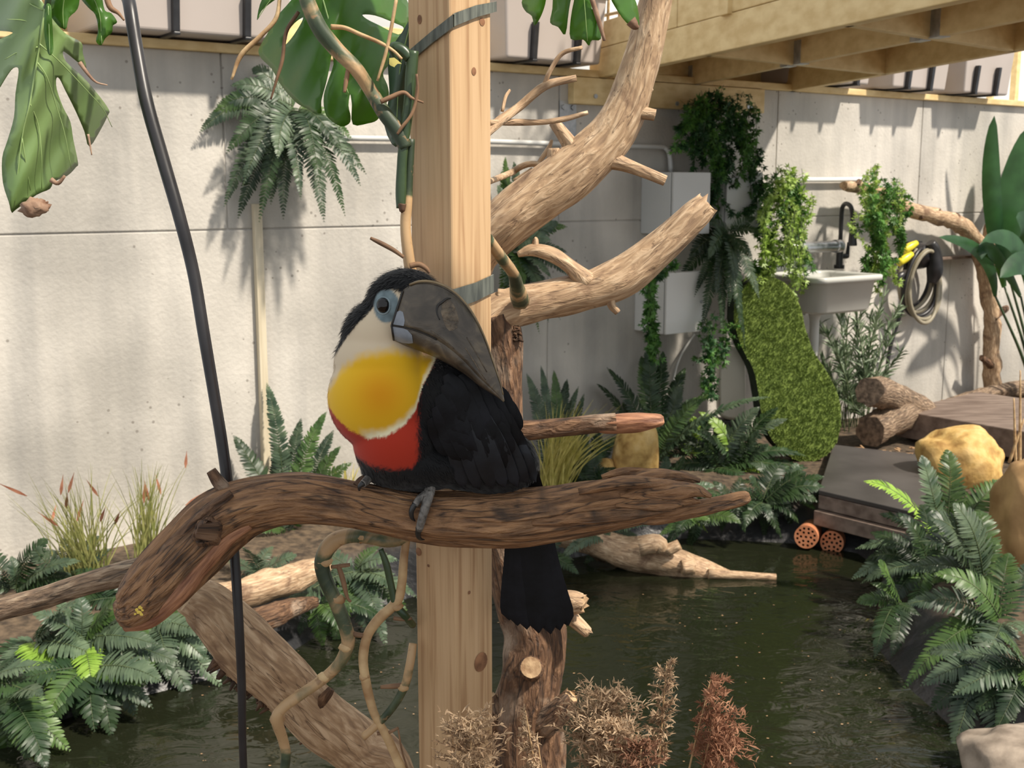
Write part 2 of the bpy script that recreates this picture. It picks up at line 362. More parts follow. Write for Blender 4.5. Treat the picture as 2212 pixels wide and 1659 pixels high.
Fc = [[int(idx[j, i]), int(idx[j, i + 1]), int(idx[j + 1, i + 1]), int(idx[j + 1, i])] for j in range(ny - 1) for i in range(nx - 1)
      if front[idx[j, i]] or front[idx[j + 1, i + 1]]]
B = MB(); B.add(V, Fc); fl = B.build('floor', 'soil', origin=(0, 0, 0))
la = fl.data.attributes.new('liner', 'FLOAT', 'POINT')
la.data.foreach_set('value', np.clip(1 - (sd + NZ * .05 - .17) / .06, 0, 1).ravel())
tag(fl, 'dark mulch bank and black pond liner around the water', 'ground', kind='structure')
pcx, pcy = np.mean(pond, 0); B = MB(); B.add([(pcx, pcy, WZ)] + [(pcx + (a - pcx) * 1.05, pcy + (b - pcy) * 1.05, WZ) for a, b in pond], [[0, 1 + i, 1 + (i + 1) % len(pond)] for i in range(len(pond))])
tag(B.build('pond_water', 'water', origin=(0, 0, WZ)), 'dark still pond water with soft reflections', 'water', kind='stuff')

# ---- concrete wall of cast panels
S0, S1 = ws(-330) - .6, ws(2212) + 2.2
B = MB(); wbox(B, S0, S1, -.3, -.006, -.4, WALLH - .004)
wall = B.build('wall_back', 'concrete', origin=wp(0, 0, 0)); tag(wall, 'pale cast concrete wall with stains, pits and panel joints', 'wall', kind='structure')
MIDZ = float(onwall(1253, 479)[2])
su = [S0] + [ws(-60), ws(1205), ws(1663), ws(1967)] + [ws(1967) + 1.2, S1]
sl = [S0] + [ws(-60), ws(1183), ws(2045)] + [ws(2045) + 1.3, S1]
su.insert(2, (su[1] + su[2]) / 2 - .35); sl.insert(3, (sl[2] + sl[3]) / 2 + .05)
g = .003
for ss, z0, z1 in ((su, MIDZ + g, WALLH), (sl, -.4, MIDZ - g)):
    for a, b in zip(ss[:-1], ss[1:]):
        B = MB(); wbox(B, a + g, b - g, -.02, 0, z0, z1); bevel(B.build('panel', 'concrete', wall), .004)
# timber plate on the wall, upstand board behind the planters
B = MB(); wbox(B, S0, S1, -.3, .035, WALLH, WALLH + .035); tr = B.build('trim_1', 'deck_side', origin=wp(0, 0, WALLH)); bevel(tr, .004)
tag(tr, 'light timber plate capping the concrete wall', 'trim', kind='structure')
B = MB(); wbox(B, S0, ws(1280), -.36, -.31, WALLH - .3, WALLH + .2); tr = B.build('trim_2', 'deck_side', origin=wp(0, -.34, WALLH)); bevel(tr, .004)
tag(tr, 'pale upstand board behind the beige planters', 'trim', kind='structure')
# upper floor behind the wall: white room side
B = MB(); wbox(B, S0, S1 + 3, -2.6, -2.5, WALLH - .4, WALLH + 3); uw = B.build('wall_upper', 'upper_wall', origin=wp(0, -2.5, WALLH - .4))
tag(uw, 'bright white wall of the upper level', 'wall', kind='structure')
B = MB(); wbox(B, S0, S1 + 3, -2.6, -.3, WALLH - .15, WALLH - .1); uf = B.build('floor_upper', 'upper_wall', origin=wp(0, -1, WALLH - .15))
tag(uf, 'pale floor of the upper level behind the wall', 'floor', kind='structure')

# ================================================================ PLANTERS ON THE WALL
def planter(pl, pr, py, straps, label, side=None):
    off = .19; s0, s1 = ws(pl, py, off), ws(pr, py, off); z0 = WALLH + .045; h = .34
    t = thing('planter_box', label, 'planter', wp((s0 + s1) / 2, 0, z0), 'beige planter boxes along the wall top')
    B = MB(); o0 = -.24
    wbox(B, s0, s1, o0, off, z0, z0 + h, taper=.025)
    # open top with soil inside: inner faces
    bevel(B.build('body', 'planter', t), .012, 3)
    B = MB()
    for a, b, c, d in ((s0 - .006, s1 + .006, off - .02, off + .008), (s0 - .006, s1 + .006, o0 - .008, o0 + .02), (s0 - .006, s0 + .02, o0, off), (s1 - .02, s1 + .006, o0, off)):
        wbox(B, a, b, c, d, z0 + h - .05, z0 + h + .015)
    B.build('rim', 'planter', t, smooth=False)
    for sx in straps:
        s = ws(sx, py - 20, off); B = MB(); w = .013
        lo = off - .0; hi = off - .012
        box8(B, np.array([wp(s - w, off - .03, z0), wp(s - w, off + .0, z0), wp(s + w, off + .0, z0), wp(s + w, off - .03, z0),
                          wp(s - w, off - .01, z0 + .16), wp(s - w, off + .018, z0 + .16), wp(s + w, off + .018, z0 + .16), wp(s + w, off - .01, z0 + .16)]))
        wbox(B, s - w, s + w, -.2, off + .004, z0 - .011, z0)
        bevel(B.build('bracket', 'black_metal', t), .003)
    return t
planter(200, 640, 60, (381, 535), 'long beige planter box behind the black hanging cable')
planter(1092, 1313, 120, (1156, 1250), 'beige planter box between the timber post and the boardwalk')
planter(1758, 1890, 190, (1795, 1855), 'beige planter box half hidden by the boardwalk beam')
planter(1930, 2055, 200, (1965, 2013), 'beige planter box standing in the middle of three on the wall')
planter(2085, 2190, 200, (2110, 2155), 'beige planter box at the end of the row above the strelitzia leaves')

# ================================================================ BOARDWALK
ZB = WALLH
L0, L1 = onz(1304, 168, ZB), onz(2097, 0, ZB); ld = nrm(L1 - L0); R0, R1 = onz(1658, 207, ZB), onz(2212, 108, ZB); rd = nrm(R1 - R0)
def Lp(t): return L0 + ld * t
def Rp(t): return R0 + rd * t
bwk = thing('boardwalk', 'raised timber boardwalk with joists, resting on the concrete wall', 'boardwalk', (L0 + R0) / 2)
LEN = 3.2
B = MB(); beam(B, Lp(-.12), Lp(LEN), .05, .135); bevel(B.build('fascia_board', 'deck_side', bwk), .004)
for i in range(4):
    a, b = i * LEN / 4 + (.003 if i else -.12), (i + 1) * LEN / 4 - .003
    B = MB(); beam(B, Lp(a) + [0, 0, .137], Lp(b) + [0, 0, .137], .05, .12); bevel(B.build('fascia_board', 'deck_side', bwk), .004)
for a in (1.18, 2.4):
    B = MB(); o = np.cross(ld, [0, 0, 1]) * .03; sg = -1 if o[0] > 0 else 1
    beam(B, Lp(a) + o * sg + [0, 0, .13], Lp(a + .07) + o * sg + [0, 0, .13], .03, .6); bevel(B.build('rail_post', 'deck_side', bwk), .003)
B = MB(); beam(B, Rp(0), Rp(LEN), .045, .16); bevel(B.build('rim_joist', 'deck_side', bwk), .004)
jt = []
def lint(px, py): return float(np.dot(onz(px, py, ZB) - L0, ld))
def rint(px, py): return float(np.dot(onz(px, py, ZB) - R0, rd))
JO = [(0.06, 0.03), (lint(1560, 122), rint(1889, 161)), (lint(1844, 57), rint(2145, 111))]
d1, d2 = JO[2][0] - JO[1][0], JO[2][1] - JO[1][1]
JO += [(JO[2][0] + d1 * k * .9, JO[2][1] + d2 * k * 1.1) for k in (1,)]
for a, b in JO:
    B = MB(); beam(B, Lp(a), Rp(b), .04, .16); bevel(B.build('joist', 'deck_side', bwk), .003)
for (a, b), (c, d) in zip(JO[:-1], JO[1:]):
    for fr in (.45,):
        p = Lp(a) * (1 - fr) + Rp(b) * fr; q = Lp(c) * (1 - fr) + Rp(d) * fr; e = nrm(q - p)
        B = MB(); beam(B, p + e * .025, q - e * .025, .04, .15); bevel(B.build('blocking', 'deck_side', bwk), .003)
        for pt, sg in ((p, 1), (q, -1)):
            B = MB(); beam(B, pt + e * sg * .024 + [0, 0, -.003], pt + e * sg * .085 + [0, 0, -.003], .046, .10); B.build('joist_hanger', 'galvanised', bwk, smooth=False)
nb = 24
for i in range(nb):
    a = (i + .03) / nb; b = (i + .97) / nb
    V = [Lp(a * LEN) + [0, 0, .165], Rp(a * LEN) + [0, 0, .165], Rp(b * LEN) + [0, 0, .165], Lp(b * LEN) + [0, 0, .165]]
    B = MB(); prism(B, V, .025); B.build('deck_board', 'deck_side', bwk, smooth=False)
# ledger bolted to the wall below
B = MB(); sa, sb = ws(1240, 210, .05), ws(1652, 220, .05); zl = float(onwall(1400, 232, .05)[2])
wbox(B, sa, sb, 0, .05, zl, WALLH - .004); led = B.build('ledger_board', 'deck_side', bwk); bevel(led, .004)
for px, py in ((1286, 208), (1462, 224), (1616, 231), (1623, 234)):
    p = onwall(px, py, .05); tubeobj('bolt', np.array([[*p, .011], [*(p + WN * .006), .011]]), 'galvanised', led, sub=1, n=8)
# rope net along the boardwalk edge
net = thing('rope_netting', 'beige rope netting along the boardwalk edge', 'netting', Lp(.1) + [0, 0, .25])
for i in range(18):
    a = .04 + i * .13; tubeobj('rope', np.array([[*(Lp(a) + [0, 0, .25]), .008], [*(Lp(a + .03) + [0, 0, .7]), .008]]), 'rope', net, sub=4, n=6)
for k in range(3):
    tubeobj('rope', np.array([[*(Lp(.0 + q * .4) + [0, 0, .29 + k * .14 - .015 * (q % 2)]), .008] for q in range(7)]), 'rope', net, sub=4, n=6)
# upper-level things glimpsed over the wall
for i, (px, w) in enumerate(((2200, .05), (2150, .03))):
    s = ws(px, 100, -.9); B = MB(); wbox(B, s, s + w, -.95, -.9, WALLH - .1, WALLH + 1.2)
    o = bevel(B.build('fence_post', 'deck_side'), .004); tag(o, ('thick' if i == 0 else 'thin') + ' timber fence post on the upper level behind the planters', 'post')
B = MB(); s = ws(1490, 10, -1.2); wbox(B, s - .25, s + .2, -1.3, -1.25, WALLH - .1, WALLH + .55)
tag(bevel(B.build('blue_panel', 'blue_sheet'), .004), 'pale blue panel behind the rope netting on the upper level', 'panel')

# ================================================================ WALL FITTINGS
def wallpipe(name, pts, r, m, label, cat, off=.03):
    P = [[*onwall(a, b, off), r] for a, b in pts]
    return tag(tubeobj(name, np.array(P), m, sub=4, n=10), label, cat)
wallpipe('conduit_pipe', [(735, 298), (900, 301), (1100, 307), (1300, 314), (1420, 317), (1438, 321), (1446, 335), (1449, 372)], .012, 'conduit', 'thin grey conduit running along the wall behind the post to the grey cabinet', 'pipe')
wallpipe('conduit_pipe', [(1725, 388), (1800, 388), (1885, 387)], .013, 'pvc_white', 'thin white conduit between the two trailing plants above the sink', 'pipe')
B = MB(); sa = ws(552, 700); wbox(B, sa, sa + .035, 0, .03, -.02, float(onwall(560, 440)[2]))
tag(bevel(B.build('timber_batten', 'batten'), .003), 'narrow pale upright batten on the wall below the hanging fern', 'batten')
p = onwall(1227, 232, .004); B = MB(); s = float(np.dot(p - W0, WD)); wbox(B, s - .05, s + .05, 0, .005, p[2] - .16, p[2] + .03)
br = thing('steel_plate', 'galvanised steel bracket plate with bolts under the ledger', 'bracket', wp(s, 0, p[2] - .16)); B.build('plate', 'galvanised', br, smooth=False)
for ds, dz in ((-.028, .0), (.028, .0)):
    q = wp(s + ds, .005, p[2] + dz); tubeobj('bolt', np.array([[*q, .013], [*(q + WN * .008), .011]]), 'galvanised', br, sub=1, n=8)

def cabinet(px_side, px_l, px_r, py_t, py_b, dep, m, label):
    z1 = float(onwall((px_l + px_r) / 2, py_t, dep)[2]); z0 = float(onwall((px_l + px_r) / 2, py_b, dep)[2])
    s0, s1 = ws(px_l, py_t, dep), ws(px_r, py_t, dep)
    t = thing('electrical_cabinet', label, 'cabinet', wp((s0 + s1) / 2, 0, z0), 'electrical cabinets on the wall')
    B = MB(); wbox(B, s0, s1, 0, dep - .022, z0, z1); bevel(B.build('body', m, t), .004)
    B = MB(); wbox(B, s0 + .006, s1 - .006, dep - .023, dep - .016, z0 + .006, z1 - .006); B.build('seal', 'gap_dark', t, smooth=False)
    B = MB(); wbox(B, s0, s1, dep - .016, dep, z0, z1); d = bevel(B.build('door', m, t), .004)
    q = wp(s1 - .03, dep, (z0 + z1) / 2); tubeobj('lock', np.array([[*q, .009], [*(q + WN * .006), .008]]), 'galvanised', d, sub=1, n=10)
cabinet(1388, 1456, 1536, 372, 506, .24, 'cabinet', 'large grey electrical cabinet under the longest trailing plant')
cabinet(1560, 1572, 1648, 372, 500, .20, 'cabinet', 'grey electrical cabinet with a dark fern hanging across its foot')
cabinet(1380, 1441, 1526, 588, 719, .24, 'cabinet_white_lit', 'white electrical cabinet, paled as if lit, mounted low between fern and turf board')
# white cable loops below cabinet
tag(tubeobj('cable', np.array([[*onwall(a, b, .05), .006] for a, b in ((1500, 722), (1470, 770), (1455, 820), (1448, 880))]), 'conduit', sub=5, n=6), 'thin pale cable hanging below the white cabinet', 'cable')

# ---- sink
def rrect(s0, s1, o0, o1, z, r, k=4):
    pts = []
    for cs, co, a0 in ((s1 - r, o1 - r, 0), (s0 + r, o1 - r, 90), (s0 + r, o0 + r, 180), (s1 - r, o0 + r, 270)):
        for i in range(k + 1):
            a = R(a0 + 90 * i / k); pts.append(wp(cs + r * math.cos(a), co + r * math.sin(a), z))
    return pts
def loft(B, rings, closed=(1, 1), mi=0):
    n = len(rings[0]); V = np.vstack(rings)
    Fc = [[i * n + k, i * n + (k + 1) % n, (i + 1) * n + (k + 1) % n, (i + 1) * n + k] for i in range(len(rings) - 1) for k in range(n)]
    if closed[0]: Fc.append(list(range(n))[::-1])
    if closed[1]: Fc.append([(len(rings) - 1) * n + k for k in range(n)])
    return B.add(V, Fc, mi)
so = .52
zr = float(onwall(1800, 600, so)[2]); ss0, ss1 = ws(1778, 600, so), ws(1914, 590, so)
sk = thing('utility_sink', 'grey wall-mounted utility sink with black gooseneck tap', 'sink', wp((ss0 + ss1) / 2, .25, 0))
zb = zr - .20
B = MB(); loft(B, [rrect(ss0 + .06, ss1 - .06, .08, so - .06, zb, .05), rrect(ss0 + .04, ss1 - .04, .06, so - .04, zb + .015, .06), rrect(ss0 + .025, ss1 - .025, .05, so - .025, zr - .03, .05),
                   rrect(ss0, ss1, .01, so, zr - .03, .04), rrect(ss0, ss1, .01, so, zr - .005, .04), rrect(ss0 + .006, ss1 - .006, .016, so - .006, zr, .04),
                   rrect(ss0 + .05, ss1 - .05, .13, so - .05, zr, .05), rrect(ss0 + .055, ss1 - .055, .135, so - .055, zr - .012, .05), rrect(ss0 + .08, ss1 - .08, .15, so - .08, zb + .03, .05)])
B.build('basin', 'sink_grey', sk)
B = MB(); wbox(B, ss0 + .01, ss1 - .01, 0, .035, zr - .005, zr + .07); bevel(B.build('backsplash', 'sink_grey', sk), .008)
sm = (ss0 + ss1) / 2
def wt(L): return np.array([[*wp(a, b, c), r] for a, b, c, r in L])
sf = ws(1812, 560, .08)
fz = float(onwall(1815, 440, .12)[2])
fa = tubeobj('tap', wt([(sf, .085, zr, .03), (sf, .085, zr + .02, .03), (sf, .085, zr + .022, .02), (sf, .085, zr + .13, .02), (sf, .085, zr + .135, .013), (sf, .085, fz - .06, .013), (sf - .01, .10, fz - .015, .013), (sf - .03, .14, fz, .013), (sf - .05, .19, fz - .02, .013), (sf - .058, .21, fz - .08, .013), (sf - .06, .215, fz - .13, .016), (sf - .062, .22, fz - .2, .023), (sf - .062, .222, fz - .235, .026)]), 'black_metal', sk, sub=4, n=12)
tubeobj('tap_lever', wt([(sf, .085, zr + .07, .014), (sf + .05, .09, zr + .07, .016), (sf + .062, .09, zr + .075, .012), (sf + .066, .09, zr + .15, .008)]), 'black_metal', fa, sub=3, n=10)
tubeobj('waste_pipe', wt([(sm, .26, zb + .01, .045), (sm, .26, zb - .02, .042), (sm, .26, zb - .06, .028), (sm, .26, zb - .22, .027), (sm - .01, .25, zb - .27, .03), (sm - .03, .2, zb - .31, .03), (sm - .03, .12, zb - .33, .03), (sm - .03, .02, zb - .33, .03)]), 'sink_grey', sk, sub=4, n=12)
for ds in (.07, -.07):
    B = MB(); wbox(B, sm + ds * 2.6 - .012, sm + ds * 2.6 + .012, 0, .36, zb - .012, zb + .015); bevel(B.build('support_arm', 'sink_grey', sk), .003)
zz = float(onwall(1780, 533, .12)[2]); s1_, s2_ = ws(1690, 533, .12), ws(1815, 530, .12)
ch = tag(tubeobj('steel_pipe', wt([(s1_, .12, zz, .033), (s2_ - .05, .12, zz, .033), (s2_ - .048, .12, zz, .038), (s2_, .12, zz, .038)]), 'steel', sub=3, n=16), 'short silver steel pipe on the wall behind the sink tap', 'pipe')
# ---- coiled garden hose on wall bracket
hc = onwall(1990, 590, .1); hs = float(np.dot(hc - W0, WD)); hz = float(hc[2])
hr = thing('garden_hose', 'coiled tan garden hose on a black wall hanger with yellow fittings', 'hose', wp(hs, 0, hz - .2))
rng = random.Random(5)
for k in range(6):
    a_, b_ = .155 + .012 * math.sin(k * 2.1), .185 + .012 * k * .6; cz = hz - .02 - .012 * k; cs = hs - .02 + .012 * math.cos(k * 3)
    P = [(cs + a_ * math.cos(t) * (1 - .12 * math.sin(t)) , .06 + .02 * k + .012 * math.sin(t * 2 + k), cz + b_ * math.sin(t), .0125) for t in np.linspace(0, 2 * math.pi, 15)]
    tubeobj('hose_coil', wt(P), 'hose_tan' if k % 3 else 'black_rubber', hr, sub=3, n=8, caps=(0, 0))
B = MB(); loft(B, [rrect(hs - .075, hs + .1, .0, .03, hz + d, .012) for d in (.02, .08, .19)], mi=0)
tube(B, wt([(hs + .01, .02, hz + .1, .085), (hs + .01, .12, hz + .11, .075), (hs + .01, .16, hz + .11, .03)]), n=14)
tube(B, wt([(hs + .0, .15, hz + .19, .03), (hs + .03, .16, hz + .14, .04), (hs + .05, .16, hz + .02, .05), (hs + .04, .15, hz - .06, .03)]), n=12)
B.build('hanger', 'black_rubber', hr)
for (a, b, c, d) in ((-.19, .145, -.09, .19), (-.23, .07, -.13, .125), (-.25, -.03, -.2, .01)):
    tubeobj('nozzle', wt([(hs + a, .1, hz + b, .022), (hs + (a + c) / 2, .11, hz + (b + d) / 2, .026), (hs + c, .12, hz + d, .016)]), 'yellow_plastic' if b > 0 else 'black_rubber', hr, sub=3, n=10)
B = MB(); wbox(B, hs + .04, hs + .075, .155, .163, hz + .06, hz + .085); B.build('sticker', 'pvc_white', hr, smooth=False)
tubeobj('hose_tail', wt([(hs - .13, .1, hz - .14, .0125), (hs - .18, .08, hz - .3, .0125), (hs - .22, .06, hz - .5, .0125), (hs - .24, .05, 0.01, .0125)]), 'black_rubber', hr, sub=5, n=8)
a0, a1 = ws(2030, 555, .05), ws(2118, 552, .05); z_ = float(onwall(2070, 553, .05)[2])
B = MB(); wbox(B, a0, a1, 0, .07, z_ - .018, z_); tag(bevel(B.build('wall_shelf', 'plank_brown'), .003), 'thin brown wooden ledge on the wall beside the coiled hose', 'shelf')

# ================================================================ GROUND THINGS, FAR RIGHT
def rock(name, c, rad, m, label, seed, grp=None):
    bm = bmesh.new(); bmesh.ops.create_icosphere(bm, subdivisions=4, radius=1)
    V = []
    for v in bm.verts:
        p = v.co.copy(); q = p * 1.1 + Vector((seed * 3.3, seed, 0))
        k = 1 + .22 * noise.noise(q) + .09 * noise.noise(q * 2.6) + .03 * noise.noise(q * 7)
        p = Vector([math.copysign(abs(a) ** .8, a) for a in p]) * k
        V.append((c[0] + p.x * rad[0], c[1] + p.y * rad[1], c[2] + p.z * rad[2]))
    Fc = [[w.index for w in f.verts] for f in bm.faces]; bm.free()
    return tag(MB().add(V, Fc).build(name, m), label, 'rock', grp)
p = onz(2100, 1062, 0.0); rock('boulder', p + [.02, .2, .09], (.20, .16, .16), 'rock_yellow', 'round golden sandstone boulder behind the front fern clump', 1)
p = onz(2215, 1240, -.02); rock('boulder', p + [.04, .08, .16], (.15, .16, .26), 'rock_tan', 'tall tan boulder half hidden by fern fronds', 2)
p = onz(1372, 1045, 0); rock('boulder', p + [0, .07, .12], (.105, .11, .2), 'rock_yellow', 'upright yellow boulder behind the splintered end of the perch log', 3)
p = onz(1308, 1050, 0); rock('boulder', p + [0, .05, .04], (.055, .07, .085), 'rock_yellow', 'small yellow stone beside the upright yellow boulder', 4)
p = onz(2215, 1640, -.1); rock('stone_slab', p + [.12, .03, -.04], (.24, .20, .085), 'rock_pale', 'flat sandy stone at the pond edge under fern tips', 5)

# wooden platform and dark step sheet
zt = .17
A_ = onz(1939, 886, zt); Bq = onz(2201, 930, zt); Cq = onz(2110, 846, zt)
u = nrm(Bq - A_); v = Cq - A_
B = MB(); prism(B, [A_ - [0, 0, .15], A_ + u * 1.5 - [0, 0, .15], A_ + u * 1.5 + v - [0, 0, .15], A_ + v - [0, 0, .15]], .15)
tag(bevel(B.build('wooden_platform', 'plank_brown'), .006), 'low brown wooden platform block on the ground beside the stump', 'platform')
zt = .035
P0, P1, P2, P3 = onz(1768, 1068, zt), onz(1990, 1120, zt), onz(2070, 1000, zt), onz(1800, 968, zt)
st = thing('step_platform', 'dark weathered sheet step with plank edge at the pond', 'step', onz(1880, 1040, 0))
B = MB(); prism(B, [P0, P1, P2, P3], .02); bevel(B.build('top_sheet', 'sheet_dark', st), .003)
e = nrm(P1 - P0); nrmf = np.array([e[1], -e[0], 0])
for k, (z0, z1, o) in enumerate(((-.03, .033, .0), (-.10, -.034, .03))):
    a, b = P0 + nrmf * o, P1 + nrmf * o; a = a.copy(); b = b.copy(); a[2] = b[2] = z0
    B = MB(); prism(B, [a, b, b - nrmf * .04, a - nrmf * .04], z1 - z0); bevel(B.build('edge_plank', 'plank_brown', st), .003)
# driftwood stump, two sawn ends
def logobj(name, L, m, label, cat='log', group=None, cap='end_grain', bark=.16, n=16, sub=8, seed=1, bf=(2.2, 9.), rough_end=0.):
    return tag(tubeobj(name, L, [m, cap], sub=sub, n=n, bark=bark, bf=bf, seed=seed, cap=1, rough_end=rough_end), label, cat, group)
q = onz(1890, 962, 0); Yq = q[1]
stp = thing('driftwood_stump', 'forked driftwood stump with two sawn ends beside the platform', 'stump', q)
tubeobj('limb', pp([(1878, 846, Yq - .12, 33), (1905, 850, Yq, 34), (1950, 868, Yq + .12, 32), (2000, 888, Yq + .25, 24), (2030, 905, Yq + .35, 12)]), ['grey_wood', 'end_grain_dark'], stp, sub=5, n=16, bark=.2, cap=1, seed=3)
tubeobj('limb', pp([(1880, 930, Yq - .1, 34), (1905, 920, Yq, 35), (1945, 895, Yq + .1, 38), (1975, 885, Yq + .25, 26)]), ['grey_wood', 'end_grain_dark'], stp, sub=5, n=16, bark=.2, cap=1, seed=4)
logobj('fallen_branch', np.array([[*onz(2010, 885, .03), .03], [*onz(2090, 862, .05), .045], [*onz(2160, 845, .06), .05], [*onz(2260, 832, .06), .055], [*onz(2400, 815, .06), .05]]), 'grey_wood', 'grey fallen branch lying against the foot of the wall')
# wood chips
rng = random.Random(3); B = MB()
for i in range(150):
    q = onz(rng.uniform(1800, 2090), rng.uniform(968, 1000), .012)
    if rng.random() < .35: q = onz(rng.uniform(2040, 2212), rng.uniform(860, 880), .02)
    a = rng.uniform(0, 6.3); l = rng.uniform(.012, .04); w = rng.uniform(.004, .01); ux = np.array([math.cos(a), math.sin(a), rng.uniform(-.3, .3)]); uy = np.array([-math.sin(a), math.cos(a), 0])
    prism(B, [q - ux * l - uy * w, q + ux * l - uy * w, q + ux * l + uy * w, q - ux * l + uy * w], .006)
tag(B.build('wood_chips', 'wood_chip', smooth=False), 'scattered light wood chips around stump and step', 'wood chips', kind='stuff')
# terracotta drain ends
for i, (px, py) in enumerate(((1741, 1160), (1797, 1172))):
    q = at(px, py, onz(px, 1186, WZ)[1] - .02); r = .052; ax = nrm(np.array([-q[0] * .25 - .1, -1, .12]))
    t = thing('drain_pipe_end', ('dark round terracotta drain end with holes, nearer the white pipe' if i == 0 else 'round terracotta drain end with holes, nearer the step planks'), 'drain pipe', q, 'terracotta drain ends at the waterline')
    tubeobj('pipe', np.array([[*(q - ax * .25), r], [*(q - ax * .002), r]]), 'terracotta', t, sub=1, n=32, caps=(1, 0))
    sx = nrm(np.cross(ax, [0, 0, 1])); sy = np.cross(sx, ax)
    spots = [(0, 0)] + [(.42 * math.cos(R(60 * k)), .42 * math.sin(R(60 * k))) for k in range(6)] + [(.74 * math.cos(R(30 * k + 15)), .74 * math.sin(R(30 * k + 15))) for k in range(12)]
    circ = lambda c, rr, n: [(c[0] + rr * math.cos(2 * math.pi * k / n), c[1] + rr * math.sin(2 * math.pi * k / n)) for k in range(n)]
    loops = [circ((0, 0), .995, 32)] + [circ(c, .112, 10) for c in spots]; pts = []; E = []
    for l in loops: k0 = len(pts); pts += l; E += [(k0 + k, k0 + (k + 1) % len(l)) for k in range(len(l))]
    vv, _, ff, *_r = delaunay_2d_cdt([Vector(p_) for p_ in pts], E, [], 0, 1e-6); vv = [tuple(p_) for p_ in vv]; keep = []
    for f in ff:
        cx0 = sum(vv[k][0] for k in f) / len(f); cy0 = sum(vv[k][1] for k in f) / len(f)
        if not any((cx0 - c[0]) ** 2 + (cy0 - c[1]) ** 2 < .106 ** 2 for c in spots): keep.append(list(f))
    pl_ = MB().add([q + (sx * p_[0] + sy * p_[1]) * r for p_ in vv], keep).build('perforated_plate', 'terracotta', t, smooth=False)
    so_ = pl_.modifiers.new('thickness', 'SOLIDIFY'); so_.thickness = .003; so_.offset = 0
tag(tubeobj('bent_pipe', pp([(1690, 1128, 5.32, 5), (1697, 1145, 5.3, 5), (1703, 1165, 5.28, 5.5), (1704, 1192, 5.27, 5.5)]), 'pvc_white', sub=5, n=10), 'short white bent pipe dipping into the pond', 'pipe')

# ---- artificial turf board (peanut outline)
TY = onz(1740, 998, 0)[1]
tout = cr([(1585, 690), (1590, 640), (1622, 606), (1660, 597), (1700, 615), (1728, 660), (1740, 710), (1758, 760), (1790, 810), (1812, 860), (1816, 915), (1802, 965), (1765, 995), (1725, 996), (1680, 965), (1650, 915), (1640, 860), (1628, 800), (1600, 745), (1585, 690)], 4)[:-1]
front = np.array([at(a, b, TY + (998 - b) / 400 * .12) for a, b in tout]); thk = np.array([-.025, .06, 0])
tb = thing('turf_board', 'peanut-shaped board covered in green artificial turf', 'turf board', onz(1740, 998, 0))
n = len(front); B = MB(); B.add(np.vstack([front, front + thk]), [list(range(n))[::-1], [n + k for k in range(n)]] + [[k, (k + 1) % n, n + (k + 1) % n, n + k] for k in range(n)], [0, 1] + [1] * n)
B.build('board', ['turf', 'turf_back'], tb, smooth=False)
B = MB(); rng = random.Random(8); k = 0
while k < 9000:
    a, b = rng.uniform(1580, 1820), rng.uniform(595, 1000)
    if not inpoly(np.array(a), np.array(b), tout): continue
    k += 1; q = at(a, b, TY + (998 - b) / 400 * .12); t = np.array([rng.uniform(-.008, .008), -.012, rng.uniform(-.006, .014)]); s = np.array([.0028, 0, rng.uniform(-.002, .002)])
    B.add([q - s, q + s, q + t], [[0, 1, 2]])
B.build('turf_pile', 'turf_blade', tb, kind='stuff', smooth=False)
# cream rounded container behind it
Yc = TY + .22
cs_ = [(1562, 770), (1572, 757), (1590, 752), (1604, 762), (1611, 785), (1612, 840), (1611, 895), (1606, 908), (1580, 908), (1564, 904), (1556, 890), (1556, 800)]
fr = np.array([at(a, b, Yc) for a, b in cr(cs_ + cs_[:1], 3)[:-1]]); n = len(fr); cc = fr.mean(0)
B = MB(); rings = [cc + (fr - cc) * .9 + [0, .0, 0], fr + [0, .012, 0], fr + [0, .12, 0], cc + (fr - cc) * .9 + [0, .13, 0]]
loft(B, rings); ob = B.build('plastic_tank', 'cream'); tag(ob, 'cream rounded plastic tank standing behind the turf board', 'tank')
lo = np.array(ob.location); 
B = MB(); q = at(1585, 905, Yc + .06); prism(B, [[q[0] - .1, q[1] - .05, 0], [q[0] + .05, q[1] - .05, 0], [q[0] + .05, q[1] + .06, 0], [q[0] - .1, q[1] + .06, 0]], q[2])
tag(bevel(B.build('support_block', 'sheet_dark'), .005), 'dark block under the cream tank behind ferns', 'block')

